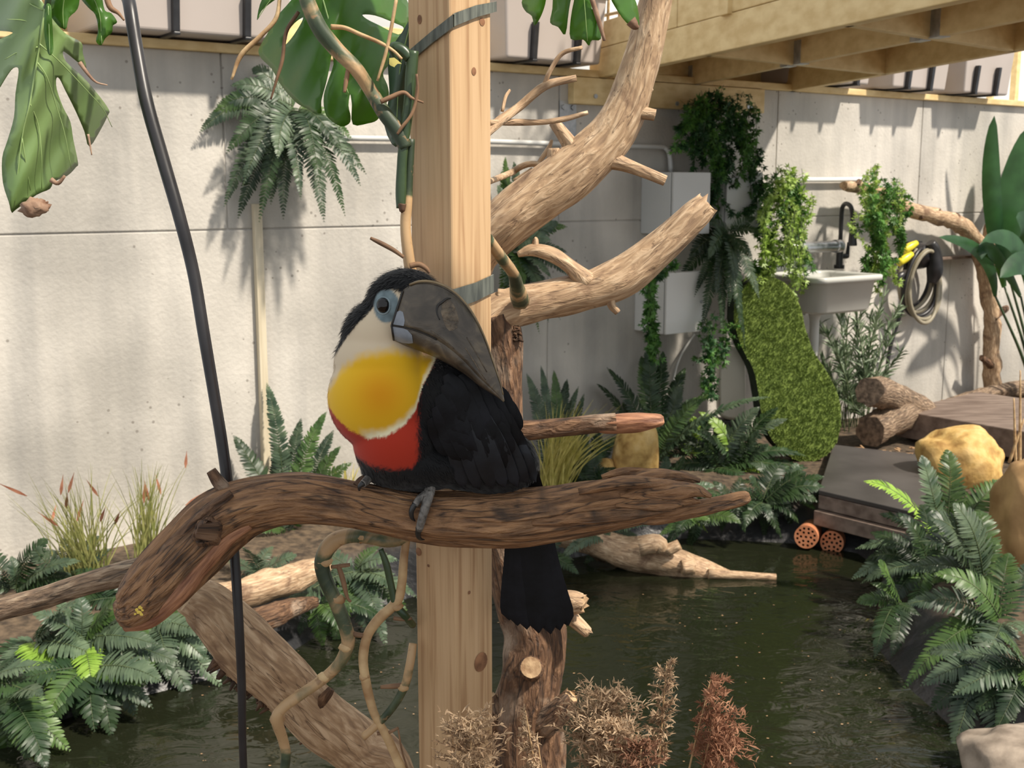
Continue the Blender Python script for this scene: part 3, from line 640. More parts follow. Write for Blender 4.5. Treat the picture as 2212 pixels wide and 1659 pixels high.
# ================================================================ PLANTS
MATF = ['fern_dark', 'fern_mid', 'fern_blue', 'fern_lime', 'fern_stem']
def frond(B, p0, p1, p2, w, n, mi, rng, upv, wid=1.0):
    t = np.linspace(.06, 1, n); tt = t[:, None]
    C = (1 - tt) ** 2 * p0 + 2 * tt * (1 - tt) * p1 + tt ** 2 * p2
    T = nrm(2 * (1 - tt) * (p1 - p0) + 2 * tt * (p2 - p1)); S = nrm(np.cross(T, upv)); N = np.cross(S, T)
    tube(B, np.hstack([C, (.0028 * (1 - .75 * t) * w / .06)[:, None]]), sub=1, n=3, mi=4, caps=(0, 0))
    env = np.clip(np.minimum(1, (t + .10) * 3.4) * (1 - t ** 2.4) + .07, .07, 1); sp_ = np.linalg.norm(p2 - p0) / n * 1.12
    V = []; Fc = []; k = 0
    for sg in (1, -1):
        for i in range(n):
            l = w * env[i] * rng.uniform(.9, 1.08); a = R(14 + 30 * t[i] + rng.uniform(-6, 6)); tw = rng.uniform(-.25, .25)
            Dr = nrm(S[i] * sg * math.cos(a) + T[i] * math.sin(a) + N[i] * (.12 + rng.uniform(-.12, .12)))
            Wd = nrm(T[i] - Dr * np.dot(T[i], Dr) + N[i] * tw); hw = min(sp_ * .47, l * .3) * wid
            b = C[i]
            for f, h, dr in ((0, .55, 0), (.45, 1, .03), (.85, .6, .14)):
                c = b + Dr * l * f - N[i] * l * dr; V += [c - Wd * hw * h, c + Wd * hw * h]
            V.append(b + Dr * l - N[i] * l * .22)
            Fc += [[k, k + 1, k + 3, k + 2], [k + 2, k + 3, k + 5, k + 4], [k + 4, k + 5, k + 6]]; k += 7
    B.add(V, Fc, mi)
def fern(label, base, tips, w=.045, arch=.22, seed=0, mix=(0, 0, 2, 1), lime=(), upv=None, group='artificial ferns', n=30, name='fern', fwd=.6, spread=.12, minY=None):
    t = thing(name, label, 'fern', base, group); rng = random.Random(seed)
    base = np.asarray(base, float); bp = None
    # base pixel
    d = base - CAM; bdep = d[1]; bpy_ = CY - F * ((d[2] * cp + d[1] * sp) / (d[1] * cp - d[2] * sp))
    for j, tp in enumerate(tips):
        px, py = tp[:2]; dy = tp[2] if len(tp) > 2 else ((bpy_ - py) / F * bdep * fwd if py > bpy_ else (bpy_ - py) / F * bdep * .15) + rng.uniform(-spread, spread)
        Yt = bdep + dy
        if minY is not None: Yt = max(Yt, minY)
        Yt = min(Yt, onwall(px, py, .05)[1])
        tip = at(px, py, Yt)
        b0 = base + np.array([rng.uniform(-.015, .015), rng.uniform(-.015, .015), 0])
        ln = np.linalg.norm(tip - b0)
        mid = (b0 + tip) / 2 + np.array([0, 0, arch * ln * rng.uniform(.8, 1.25)]) + np.array([rng.uniform(-.03, .03), -.03, 0])
        u_ = np.array([0, -.5, 1.]) if upv is None else np.asarray(upv, float)
        u_ = nrm(u_ + np.array([rng.uniform(-.3, .3), rng.uniform(-.3, .3), 0]))
        B = MB(); frond(B, b0, mid, tip, min(w, ln * .25) * rng.uniform(.85, 1.15), max(18, int(n * 1.35 * min(1.45, max(.65, ln / .38)))), 3 if j in lime else rng.choice(mix), rng, u_)
        B.build('frond', MATF, t)
    return t
def fan(px, py, r0, r1, a0, a1, n, seed, sq=.75):      # tips around a pixel
    rng = random.Random(seed); out = []
    for i in range(n):
        a = R(a0 + (a1 - a0) * (i + rng.uniform(.1, .9)) / n); r = rng.uniform(r0, r1); out.append((px + r * math.cos(a), py - r * sq * math.sin(a)))
    return out
WUP = nrm(WN + np.array([0, 0, .45]))
# hanging fern with its hook on the wall
fern('dark hanging fern on the wall beneath the long planter', onwall(640, 235, .10), [(432, 285, -.12), (455, 255, -.05), (485, 445, -.18), (515, 470, -.14), (560, 478, -.2), (612, 472, -.15), (650, 430, -.22), (700, 478, -.2), (745, 465, -.14), (778, 400, -.1), (790, 375, -.05), (490, 330, -.2), (525, 400, -.24), (690, 400, -.22), (545, 150, -.04), (500, 185, -.04), (600, 340, -.25), (740, 330, -.1), (585, 440, -.1), (760, 300, .0), (470, 225, -.02)], w=.065, arch=.28, seed=1, mix=(0, 2, 2, 0, 1), upv=WUP, n=30)
fern('fern on the wall behind the tree fork', onwall(1110, 545, .12), [(1092, 340, .0), (1085, 370, .03), (1110, 350, -.05), (1075, 400, -.05), (1100, 420, -.08), (1190, 520, -.2), (1215, 570, -.2), (1150, 680, -.2), (1100, 690, -.15), (1190, 600, -.25), (1225, 545, -.1), (1232, 600, -.12), (1185, 695, -.15), (1140, 690, -.15), (1205, 480, -.02), (1225, 490, .05), (1155, 505, -.1), (1080, 650, -.1), (1175, 640, -.2), (1130, 620, -.2), (1210, 690, -.05), (1165, 720, -.1)], w=.055, seed=2, mix=(0, 2, 1, 2), upv=WUP)
fern('glossy black-green fern hanging between the electrical cabinets', onwall(1572, 505, .24), [(1500, 640, -.15), (1455, 625, -.1), (1515, 715, -.2), (1560, 725, -.2), (1600, 695, -.22), (1640, 645, -.15), (1648, 505, -.05), (1632, 470, .0), (1520, 480, -.05), (1590, 610, -.3), (1530, 560, -.25), (1625, 560, -.2), (1490, 560, -.1), (1575, 660, -.3), (1545, 640, -.3), (1610, 750, -.2)], w=.06, seed=3, mix=(0, 0, 0, 2), upv=WUP, n=28)
# back bank, right of the toucan
g_ = onz
fern('large upright fern left of the cream tank', g_(1415, 1000, 0), [(1403, 738, .1), (1432, 760, .08), (1386, 770, .12), (1290, 830), (1312, 795, .1), (1345, 870), (1480, 795, .1), (1535, 850), (1500, 860), (1662, 858, -.3), (1460, 900), (1340, 900), (1540, 900), (1470, 830)], w=.065, seed=4, mix=(0, 0, 1, 2), n=28)
fern('broad fern spilling over the bank before the turf board', g_(1545, 1010, 0), [(1440, 1015), (1480, 1060), (1520, 1090), (1560, 1110), (1600, 1085), (1645, 1140), (1700, 1125), (1722, 1140), (1765, 1090), (1750, 1040), (1805, 1048), (1740, 985, .0), (1700, 905, .0), (1680, 880, .05), (1640, 880, .0), (1480, 940), (1520, 930), (1590, 920), (1650, 960), (1620, 1040), (1690, 1040), (1470, 1000), (1580, 960)], w=.07, seed=5, mix=(0, 0, 2, 1), lime=(8,), n=30)
fern('fern with bright tips in front of the upright fern', g_(1490, 985, 0), [(1440, 920), (1430, 985), (1440, 1040), (1480, 1060), (1530, 1020), (1500, 900), (1540, 900), (1590, 950), (1600, 1000), (1430, 940), (1460, 880), (1550, 1060)], w=.06, seed=6, mix=(1, 2, 0, 1), lime=(5,), n=26)
fern('dark fern around the small yellow stone', g_(1270, 1035, 0), [(1215, 960), (1240, 930), (1320, 950), (1290, 930), (1225, 1010), (1200, 1030), (1300, 1000), (1240, 1045), (1345, 940)], w=.05, seed=7, mix=(0, 0, 1))
fern('small upright fern at the wall behind the grass', g_(1195, 1040, 0), [(1138, 808, .1), (1168, 790, .1), (1196, 800, .1), (1250, 835, .1), (1262, 850, .1), (1225, 820, .1)], w=.045, seed=8, mix=(2, 0, 1))
fern('fern drooping to the water under the perch log', g_(1500, 1120, -.08), [(1440, 1185), (1478, 1195), (1462, 1150), (1528, 1150), (1560, 1135), (1540, 1125), (1490, 1180), (1420, 1160), (1600, 1130)], w=.05, seed=9, mix=(2, 1, 0), lime=(3,))
fern('fern wedged between the upright boulder and the broad fern', g_(1440, 1075, 0), [(1440, 985), (1480, 985), (1500, 1040), (1510, 1090), (1450, 1120), (1390, 1110), (1545, 1050), (1460, 1010)], w=.06, seed=61, mix=(0, 2, 1, 0))
fern('fern below the turf board hanging toward the white bent pipe', g_(1650, 1085, -.02), [(1590, 1100), (1610, 1140), (1650, 1165), (1690, 1165), (1725, 1130), (1770, 1085), (1790, 1060), (1740, 1020), (1690, 1000), (1620, 1030), (1580, 1060), (1670, 1120), (1710, 1090)], w=.06, seed=62, mix=(0, 0, 2), arch=.3)
fern('fern tucked against the left edge of the turf board', g_(1600, 1010, 0), [(1540, 920), (1640, 930), (1660, 960), (1670, 1000), (1560, 970), (1530, 950), (1610, 940), (1490, 930), (1510, 890)], w=.06, seed=63, mix=(0, 1, 0, 2), lime=(8,))
fern('low fern under the broken reddish branch', g_(1290, 1062, 0), [(1230, 1000), (1262, 975), (1295, 1005), (1250, 1040), (1310, 1045), (1220, 1045)], w=.05, seed=64, mix=(0, 0, 2))
fern('dark fern on the bank behind the sloping driftwood log', g_(1330, 1150, -.06), [(1240, 1140), (1270, 1110), (1310, 1090), (1370, 1100), (1410, 1130), (1230, 1180), (1300, 1190), (1390, 1170), (1210, 1210), (1260, 1220)], w=.055, seed=65, mix=(0, 0, 2))
fern('dark fern behind the toucan tail at the water', g_(1180, 1200, -.08), [(1085, 1180), (1110, 1150), (1160, 1140), (1220, 1160), (1240, 1210), (1070, 1240), (1120, 1260), (1250, 1240), (1060, 1300), (1080, 1330)], w=.055, seed=66, mix=(0, 0, 1))
fern('fern spreading over the bare bank between turf board and bent pipe', g_(1690, 1062, 0), [(1600, 1040), (1630, 1090), (1660, 1130), (1710, 1140), (1760, 1100), (1800, 1070), (1780, 1030), (1720, 1000), (1650, 1010), (1690, 1090), (1740, 1060), (1620, 1000)], w=.06, seed=81, mix=(0, 0, 2, 1))
fern('fern on the bank directly below the broad fern', g_(1580, 1085, -.02), [(1500, 1070), (1520, 1110), (1560, 1150), (1610, 1150), (1650, 1120), (1660, 1070), (1600, 1030), (1540, 1040), (1580, 1110), (1625, 1090), (1480, 1100)], w=.06, seed=82, mix=(0, 2, 0))
fern('fern between the small upright fern and the yellow grass', g_(1240, 1060, 0), [(1170, 1000), (1200, 950), (1260, 930), (1310, 960), (1330, 1010), (1180, 1050), (1280, 1000), (1230, 980), (1350, 1040)], w=.055, seed=83, mix=(0, 0, 2))
# front right clump
fern('fern crown filling the bank below the tall tan boulder', g_(2120, 1260, 0), [(1985, 1170), (2010, 1120), (2060, 1090), (2110, 1100), (2150, 1160), (2080, 1240), (2010, 1260), (2190, 1290), (2060, 1330), (2130, 1380), (1950, 1230), (2200, 1370), (2090, 1140), (2165, 1330)], w=.08, arch=.32, seed=67, mix=(1, 0, 1, 2), n=32)
fern('outermost fern at the stone slab on the pond edge', g_(2215, 1440, 0), [(2060, 1420), (2080, 1480), (2100, 1540), (2150, 1580), (2190, 1620), (2120, 1380), (2160, 1370), (2210, 1560), (2060, 1500), (2240, 1500)], w=.075, seed=68, mix=(0, 1, 2), n=30)
fern('big fern clump in front of the golden boulder', g_(2045, 1190, 0), [(1868, 1040, .0), (1850, 1185), (1842, 1250), (1880, 1310), (1992, 985, .05), (2045, 972, .1), (2005, 1065, .1), (2172, 1040, .1), (2115, 1065, .1), (2190, 1330), (2120, 1290), (1955, 1150), (1900, 1110), (1930, 1250), (1970, 1290), (2070, 1040, .15), (2150, 1130, .1), (2170, 1240), (1880, 1230), (2020, 1300)], w=.075, arch=.3, seed=10, mix=(1, 1, 0, 2), lime=(0,), n=30)
fern('fern clump overhanging the liner at the pond edge', g_(2160, 1345, 0), [(1960, 1305), (1990, 1370), (2005, 1440), (1950, 1490), (2060, 1590), (2110, 1600), (2180, 1600), (2215, 1460), (2180, 1195, .1), (2225, 1215, .1), (2135, 1615), (2010, 1450), (2075, 1250, .05), (2225, 1380), (2090, 1500), (2040, 1530), (2250, 1560), (2020, 1240)], w=.075, arch=.28, seed=11, mix=(0, 1, 2), lime=(11,), n=30)
fern('fern trailing from the bank between step planks and pond', g_(1940, 1300, -.05), [(1850, 1300), (1870, 1370), (1890, 1420), (1925, 1420), (1880, 1260), (1950, 1380), (1990, 1330), (1900, 1210)], w=.05, seed=12, mix=(0, 0, 1))
# left side
fern('fern rising behind the perch log near the batten', g_(625, 1145, 0), [(576, 828, .1), (505, 942, .05), (705, 890, .05), (735, 965), (590, 1090), (650, 905, .1), (720, 930), (640, 1200), (560, 1150), (690, 1060), (600, 960, .1), (670, 1170), (760, 1000), (610, 1210)], w=.06, seed=13, mix=(1, 2, 1, 0), lime=(7,), n=26)
fern('fern under the perch log among the bare vines', g_(770, 1235, -.02), [(600, 1352), (640, 1285), (688, 1430), (725, 1405), (800, 1385), (835, 1400), (855, 1275), (690, 1190), (745, 1320), (880, 1330), (820, 1180), (860, 1210), (900, 1290)], w=.065, seed=14, mix=(1, 2, 2), lime=(8,), n=26)
LF = 'ferns on the left bank'
fern('tall dark fern along the wall foot beside the stick', g_(30, 1275, 0), fan(30, 1280, 90, 170, 10, 170, 8, 71) + fan(40, 1290, 80, 150, 190, 340, 6, 72), w=.055, seed=71, mix=(0, 0, 2), group=LF)
fern('dark fern behind the sawn end of the perch log', g_(285, 1290, 0), fan(290, 1290, 100, 170, -30, 210, 12, 73, .6), w=.055, seed=72, mix=(0, 2, 0), group=LF)
fern('fern at the liner edge below the perch log end', g_(180, 1385, -.02), fan(190, 1390, 130, 210, -150, 20, 12, 74) + fan(180, 1380, 90, 150, 30, 150, 5, 75), w=.07, seed=73, mix=(2, 1, 2), lime=(4,), group=LF, n=30)
fern('dark fern on the bank between cable and bare vines', g_(560, 1240, 0), [(480, 1200), (520, 1180), (590, 1180), (640, 1200), (660, 1240), (500, 1260), (560, 1290), (690, 1260)], w=.05, seed=74, mix=(0, 2), group=LF)
fern('fern overhanging the dark liner beside the vine loop', g_(690, 1300, -.05), [(590, 1340), (620, 1290), (660, 1260), (740, 1270), (790, 1300), (640, 1380), (700, 1400), (760, 1380), (830, 1340)], w=.06, seed=75, mix=(2, 1, 0), group=LF)
fern('fern at the wall foot below the yellow grass', g_(150, 1262, 0), fan(150, 1275, 110, 190, 20, 200, 9, 21) + fan(150, 1290, 100, 180, 200, 350, 8, 22), w=.06, seed=15, mix=(0, 2, 1), group=LF)
fern('fern under the grey stick by the sawn log end', g_(330, 1340, -.02), fan(330, 1350, 120, 210, -160, 10, 11, 23) + [(480, 1430), (450, 1340), (250, 1300), (300, 1290), (485, 1490), (415, 1520)], w=.068, seed=16, mix=(2, 2, 1), lime=(3,), group=LF, n=28)
fern('fern with a bright lime frond on the left bank', g_(70, 1385, -.02), fan(70, 1390, 120, 230, -150, 60, 14, 24), w=.068, seed=17, mix=(2, 0, 1, 2), lime=(5, 6), group=LF, n=28)
fern('fern drooping over the liner into the left water edge', g_(200, 1440, -.06), fan(200, 1440, 110, 200, -170, -5, 11, 25, .85) + [(40, 1655), (10, 1600), (240, 1590)], w=.065, seed=18, mix=(2, 2, 0, 1), group=LF, n=26)
fern('fern hanging low beside the frame-edge liner fold', g_(-40, 1480, -.05), [(40, 1659), (20, 1560), (100, 1520), (60, 1470), (-20, 1650), (120, 1440), (30, 1420)], w=.065, seed=19, mix=(2, 0), group=LF, n=26)

fern('fern at the left pond corner over the crumpled liner', g_(20, 1500, -.06), [(100, 1659), (60, 1640), (20, 1659), (-20, 1600), (110, 1580), (130, 1540), (90, 1500), (10, 1540), (150, 1620), (60, 1560)], w=.07, seed=91, mix=(2, 0, 1), group=LF, n=30)
fern('fern tips trailing over the flat sandy stone', g_(2140, 1440, -.03), [(1990, 1480), (2010, 1535), (2050, 1570), (2100, 1610), (2150, 1625), (2030, 1440), (2080, 1520), (2190, 1560), (2120, 1550), (2000, 1410), (2060, 1620)], w=.07, seed=92, mix=(0, 1, 2), n=30, arch=.3)
fern('large fern filling the gap between step planks and pond fern', g_(2000, 1225, 0), [(1880, 1150), (1870, 1210), (1890, 1280), (1930, 1180), (1940, 1110), (1990, 1090), (2050, 1150), (1920, 1320), (1970, 1350), (2040, 1300), (1860, 1260), (2090, 1220)], w=.075, seed=93, mix=(1, 0, 0, 2), n=32, arch=.3)
# ---- trailing plants
def strand(B, P, nleaf, ll, rng, mi, lw=.3, spread=1.):
    C = cr(P, 6); m = len(C); tube(B, np.hstack([C, np.full((m, 1), .0016)]), sub=1, n=3, mi=3, caps=(0, 0))
    T = nrm(np.gradient(C, axis=0))
    for i in range(nleaf):
        f = rng.random() ** .85 * (m - 1.001); k = int(f); c = C[k] + (C[k + 1] - C[k]) * (f - k)
        d = nrm(np.array([rng.gauss(0, 1), rng.gauss(0, 1), rng.gauss(-.15, .6)]) * spread + T[k] * .9); l = ll * rng.uniform(.6, 1.25)
        s = nrm(np.cross(d, [rng.gauss(0, 1), rng.gauss(0, 1), rng.gauss(0, 1)])) * l * lw * .5
        # a small pinnate leaf: three blades
        B.add([c, c + d * l * .5 - s, c + d * l, c + d * l * .5 + s], [[0, 1, 2, 3]], mi)
        e = nrm(d + s / (np.linalg.norm(s) + 1e-9) * .8); f2 = nrm(d - s / (np.linalg.norm(s) + 1e-9) * .8); c2 = c + d * l * .25
        for g2 in (e, f2):
            w2 = np.cross(g2, nrm(np.cross(d, s))) * l * .1
            B.add([c2, c2 + g2 * l * .3 - w2, c2 + g2 * l * .6, c2 + g2 * l * .3 + w2], [[0, 1, 2, 3]], mi)
def trailer(label, strands, seed, mix, nleaf=60, ll=.05, lw=.22, name='trailing_plant', off=.12, jit=19):
    rng = random.Random(seed); top = strands[0][0]
    t = thing(name, label, 'plant', onwall(top[0], top[1], off), 'artificial trailing plants on the wall')
    for st_ in strands:
        for rep in range(st_[2] if len(st_) > 2 and isinstance(st_[2], int) else 1):
            (ax, ay), (bx, by) = st_[:2]; jx = lambda: rng.gauss(0, jit)
            o0, o1 = off + rng.uniform(-.03, .04), off + rng.uniform(-.02, .12)
            P = [onwall(ax + jx(), ay + jx() * .5, o0), onwall((ax * .7 + bx * .3) + jx(), ay * .66 + by * .34, (o0 + o1) / 2 + .06), onwall(ax * .3 + bx * .7 + jx() * .6, ay * .3 + by * .7, o1), onwall(bx + jx(), by + jx(), o1)]
            B = MB(); ln = np.linalg.norm(P[0] - P[-1]); strand(B, P, int(nleaf * max(.5, ln / .4)), ll, rng, rng.choice(mix), lw)
            B.build('trailing_stem', ['trail_green', 'trail_dark', 'trail_lime', 'fern_stem'], t)
    return t
trailer('long trailing plant hanging from the ledger over the cabinets', [((1540, 205), (1490, 350), 4), ((1530, 205), (1525, 330), 4), ((1560, 205), (1560, 400), 4), ((1590, 225), (1600, 340), 4), ((1610, 240), (1625, 380), 4), ((1545, 300), (1545, 450), 3), ((1620, 330), (1640, 480), 3), ((1640, 400), (1650, 540), 3), ((1500, 230), (1475, 290), 4), ((1515, 210), (1500, 300), 4), ((1575, 210), (1580, 300), 4)], 31, (0, 1, 0, 1), 120, .042, off=.14)
trailer('lime-streaked trailing plant hanging to the turf board', [((1690, 360), (1680, 460), 4), ((1710, 365), (1725, 520), 4), ((1700, 380), (1715, 600), 4), ((1670, 380), (1660, 560), 4), ((1720, 400), (1735, 560), 3), ((1660, 520), (1640, 620), 4), ((1690, 540), (1640, 600), 3)], 32, (0, 2, 2), 110, .042, .18, off=.3)
trailer('fine pale strings hanging from the lime trailing plant', [((1705, 440), (1700, 590), 6), ((1725, 440), (1728, 620), 7), ((1715, 450), (1715, 640), 5)], 36, (2,), 40, .03, .12, off=.36, jit=7, name='string_plant')
trailer('bright green trailing plant hanging from the thin branch right of the sink tap', [((1885, 360), (1890, 470), 3), ((1900, 395), (1880, 500), 4), ((1915, 395), (1910, 590), 4), ((1930, 400), (1945, 520), 4), ((1900, 420), (1895, 610), 4), ((1935, 420), (1925, 600), 3)], 33, (0, 0, 2), 120, .042, off=.25)
trailer('slim trailing plant beside the white cabinet', [((1410, 590), (1400, 690), 4), ((1405, 600), (1410, 750), 4), ((1455, 560), (1430, 600), 3), ((1400, 660), (1415, 780), 3)], 34, (0, 0, 1), 100, .038, off=.27, jit=8)
trailer('shaded trailing plant beneath the dark fern', [((1545, 690), (1535, 790), 4), ((1525, 730), (1538, 860), 4), ((1580, 690), (1575, 755), 3)], 35, (0, 1, 0), 100, .04, off=.3)

# ---- grasses
def grass(label, base, n, h, spr, seed, m, lean=(0, 0), tips=0, wid=.004, name='grass_clump', group='ornamental grasses'):
    rng = random.Random(seed); base = np.asarray(base, float); t = thing(name, label, 'grass', base, group); B = MB(); H = MB()
    for i in range(n):
        b = base + np.array([rng.gauss(0, spr * .3), rng.gauss(0, spr * .2), 0]); hh = h * rng.uniform(.55, 1.05); dx, dy = rng.gauss(lean[0], spr), rng.gauss(lean[1], spr * .7)
        tip = b + np.array([dx, dy, hh]); mid = b + np.array([dx * .25, dy * .25, hh * .62])
        blade(B, b, mid, tip, wid * rng.uniform(.7, 1.4), nrm([rng.uniform(-.5, .5), -1, 0]), seg=5, prof=(1, 1, .8, .5, .1))
        if i < tips:
            e = nrm(tip - mid) * .07 + np.array([rng.uniform(-.05, .05), 0, 0]); blade(H, tip - e * .2, tip + e * .4, tip + e, .012, (0, -1, 0), seg=4, prof=(.2, 1, .8, .3, 0))
    B.build('blades', m, t, kind='stuff')
    if tips: H.build('seed_heads', 'grass_tip', t, kind='stuff')
grass('yellow-green ornamental grass with reddish tips by the left wall foot', g_(190, 1262, 0), 110, .40, .11, 41, 'grass_green', lean=(-.03, 0), tips=9, wid=.0045)
grass('upright yellow-green grass with reddish tips next to the perch log', g_(320, 1236, 0), 80, .42, .07, 42, 'grass_green', lean=(.02, 0), tips=6, wid=.0045)
grass('yellow grass clump beside the toucan back', g_(1195, 1070, 0), 150, .42, .10, 43, 'grass_yellow', lean=(.1, 0), wid=.006)
grass('small yellow grass tuft between fern and toucan', g_(750, 1118, 0), 50, .24, .05, 44, 'grass_yellow', wid=.005)
# ---- willow-like shrub under the sink
rng = random.Random(51); wb = g_(1850, 930, 0)
wl = thing('willow_leaf_shrub', 'grey-green narrow-leaved shrub growing under the sink', 'shrub', wb)
for i, (tx, ty) in enumerate([(1770, 700), (1800, 740), (1775, 780), (1830, 690), (1870, 640), (1910, 640), (1945, 660), (1930, 720), (1900, 700), (1950, 760), (1890, 760), (1850, 720), (1820, 800), (1780, 850), (1860, 800), (1920, 800), (1905, 850), (1850, 850), (1815, 690), (1880, 680), (1840, 640)]):
    Yw = min(wb[1] + .15 + rng.uniform(-.15, .25), onwall(tx, ty, .16)[1]); tip = at(tx, ty, Yw); b = wb + np.array([rng.uniform(-.08, .08), rng.uniform(-.05, .1), 0]); mid = (b + tip) / 2 + np.array([(b[0] - tip[0]) * .2, 0, .08])
    tt = np.linspace(0, 1, 9)[:, None]; C = (1 - tt) ** 2 * b + 2 * tt * (1 - tt) * mid + tt ** 2 * tip
    B = MB(); tube(B, np.hstack([C, np.full((9, 1), .003)]), sub=1, n=4, mi=1, caps=(0, 0)); T = nrm(np.gradient(C, axis=0))
    for k in range(70):
        f = (.25 + .75 * rng.random()) * 7.99; j = int(f); c = C[j] + (C[j + 1] - C[j]) * (f - j)
        d = nrm(T[j] * .9 + np.array([rng.gauss(0, .6), rng.gauss(0, .6), rng.gauss(0, .4)])); l = rng.uniform(.05, .10)
        blade(B, c, c + d * l * .5 + [0, 0, .008], c + d * l, .010, nrm([rng.gauss(0, .6), -1, rng.gauss(0, .6)]), seg=2, prof=(.3, 1, 0))
    B.build('leafy_stem', ['willow', 'fern_stem'], wl)
# ---- thin tree at the right, strelitzia
def ow(L, off=.13): return np.array([[*onwall(q[0], q[1], off), q[2] * np.linalg.norm(onwall(q[0], q[1], off)[:2]) / F] for q in L])
tr_ = thing('thin_tree', 'thin bare tree bending along the wall toward the sink', 'tree', onwall(2146, 858, .13) * [1, 1, 0])
tubeobj('trunk', ow([(2146, 860, 17), (2142, 780, 16), (2143, 700, 16), (2132, 610, 16), (2118, 545, 17), (2085, 493, 17), (2030, 470, 16), (1960, 450, 14), (1885, 412, 14), (1822, 401, 10)]), ['drift_wood', 'end_grain'], tr_, sub=6, n=12, bark=.3, cap=1, seed=5, bf=(1.5, 14))
tubeobj('branch', ow([(2128, 600, 14), (2138, 530, 15), (2146, 480, 14), (2168, 430, 13), (2215, 345, 13), (2260, 270, 12)]), 'drift_wood', tr_, sub=6, n=10, bark=.25, seed=6)
for L in ([(2143, 690, 9), (2160, 675, 8), (2175, 664, 6)], [(2030, 470, 7), (2026, 452, 6)], [(2148, 470, 6), (2168, 462, 4)], [(2140, 790, 8), (2120, 772, 6)], [(1985, 458, 7), (1990, 472, 6)], [(2060, 480, 8), (2070, 465, 6)], [(1850, 402, 7), (1858, 390, 5)]):
    tubeobj('twig', ow(L, .15), 'dark_wood', tr_, sub=3, n=7, bark=.3)
Yr = None
def paddle(B, p0, p1, p2, w, nv, mi=0, seg=14, fold=.18):
    t = np.linspace(0, 1, seg + 1)[:, None]; p0, p1, p2 = map(np.asarray, (p0, p1, p2)); C = (1 - t) ** 2 * p0 + 2 * t * (1 - t) * p1 + t * t * p2
    T = nrm(np.gradient(C, axis=0)); S = nrm(np.cross(T, nv)); N = np.cross(S, T); pr = (np.sin(np.pi * np.clip(t * .93 + .05, 0, 1)) ** .7) * w / 2; pr[-1] = .001
    V = np.empty((5 * (seg + 1), 3))
    for k, (f, d) in enumerate(((-1, fold), (-.5, fold * .35), (0, 0), (.5, fold * .35), (1, fold))): V[k::5] = C + S * pr * f + N * pr * d * -1
    B.add(V, [[5 * i + k, 5 * i + k + 1, 5 * i + k + 6, 5 * i + k + 5] for i in range(seg) for k in range(4)], mi)
sb_ = onwall(2240, 862, .35) * [1, 1, 0]; sz = thing('strelitzia', 'strelitzia plant with large dark paddle leaves beside the thin tree', 'plant', sb_)
for (a, m_, b, w, o_) in (((2170, 620), (2130, 400), (2148, 250), .13, .16), ((2180, 600), (2175, 440), (2225, 270), .22, .2), ((2150, 640), (2150, 520), (2028, 512), .09, .3), ((2205, 640), (2125, 480), (2120, 560), .1, .3), ((2225, 640), (2220, 480), (2122, 520), .13, .35), ((2235, 640), (2240, 520), (2160, 600), .16, .4), ((2240, 600), (2250, 480), (2195, 470), .2, .3)):
    B = MB(); paddle(B, onwall(*a, o_), onwall(*m_, o_ + .05), onwall(*b, o_ + .08), w, (rng.uniform(-.3, .3), -1, .3)); lf = B.build('leaf', 'strelitzia', sz)
    tubeobj('petiole', np.array([[*sb_, .012], [*((sb_ + onwall(*a, o_)) / 2 + [.02, 0, 0]), .01], [*onwall(*a, o_), .007]]), 'vine_green', sz, sub=5, n=7)
# dry stalk by the golden boulder
for i, (x0, y0, x1, y1) in enumerate(((2196, 1060, 2190, 860), (2203, 1050, 2204, 800), (2180, 1000, 2212, 905))):
    Ys = g_(2200, 1080, 0)[1]; tag(tubeobj('dry_stalk', pp([(x0, y0, Ys, 3.5), ((x0 + x1) / 2, (y0 + y1) / 2, Ys, 3), (x1, y1, Ys, 1.5)]), 'vine_tan', sub=4, n=6), ('short upright dry stalk behind the golden boulder', 'tallest dry stalk beside the golden boulder', 'slanting dry stalk leaning over the golden boulder')[i], 'stalk', 'dry stalks by the golden boulder')

# ================================================================ LOGS IN AND BY THE WATER
def zy(px, py, z): return onz(px, py, z)[1]
Yl = zy(1420, 1235, WZ)
dw = thing('driftwood_log', 'pale driftwood log with sawn stubs sloping into the pond', 'log', onz(1400, 1240, WZ))
tubeobj('trunk', pp([(1180, 1150, Yl + .15, 26), (1260, 1165, Yl + .1, 30), (1340, 1190, Yl + .05, 36), (1420, 1210, Yl, 36), (1480, 1225, Yl - .02, 30), (1540, 1238, Yl - .04, 18), (1585, 1245, Yl - .05, 8)]), ['drift_wood', 'end_grain'], dw, sub=8, n=18, bark=.3, bf=(3., 6), cap=1, seed=7)
for L in ([(1440, 1190, 15), (1468, 1176, 12)], [(1500, 1225, 16), (1472, 1226, 16)], [(1380, 1180, 24), (1420, 1175, 22), (1428, 1192, 14)], [(1530, 1240, 12), (1600, 1243, 10), (1676, 1247, 8)]):
    tubeobj('stub', pp([(a, b, Yl - .08 - .004 * i, r) for i, (a, b, r) in enumerate(L)]), ['drift_wood', 'end_grain'], dw, sub=4, n=12, bark=.1, cap=1)
logobj('bank_log', np.array([[*onz(470, 1295, .02), .05], [*onz(560, 1272, .04), .055], [*onz(640, 1245, .05), .05], [*onz(700, 1225, .05), .04]]), 'drift_wood', 'brown log on the bank behind the hanging cable', bark=.25, seed=8)
logobj('bank_log', np.array([[*onz(520, 1345, -.02), .04], [*onz(575, 1335, -.0), .042], [*onz(625, 1315, -.0), .035], [*onz(680, 1300, -.02), .02]]), 'dark_wood', 'short dark log lying below the brown bank log', bark=.25, seed=9)
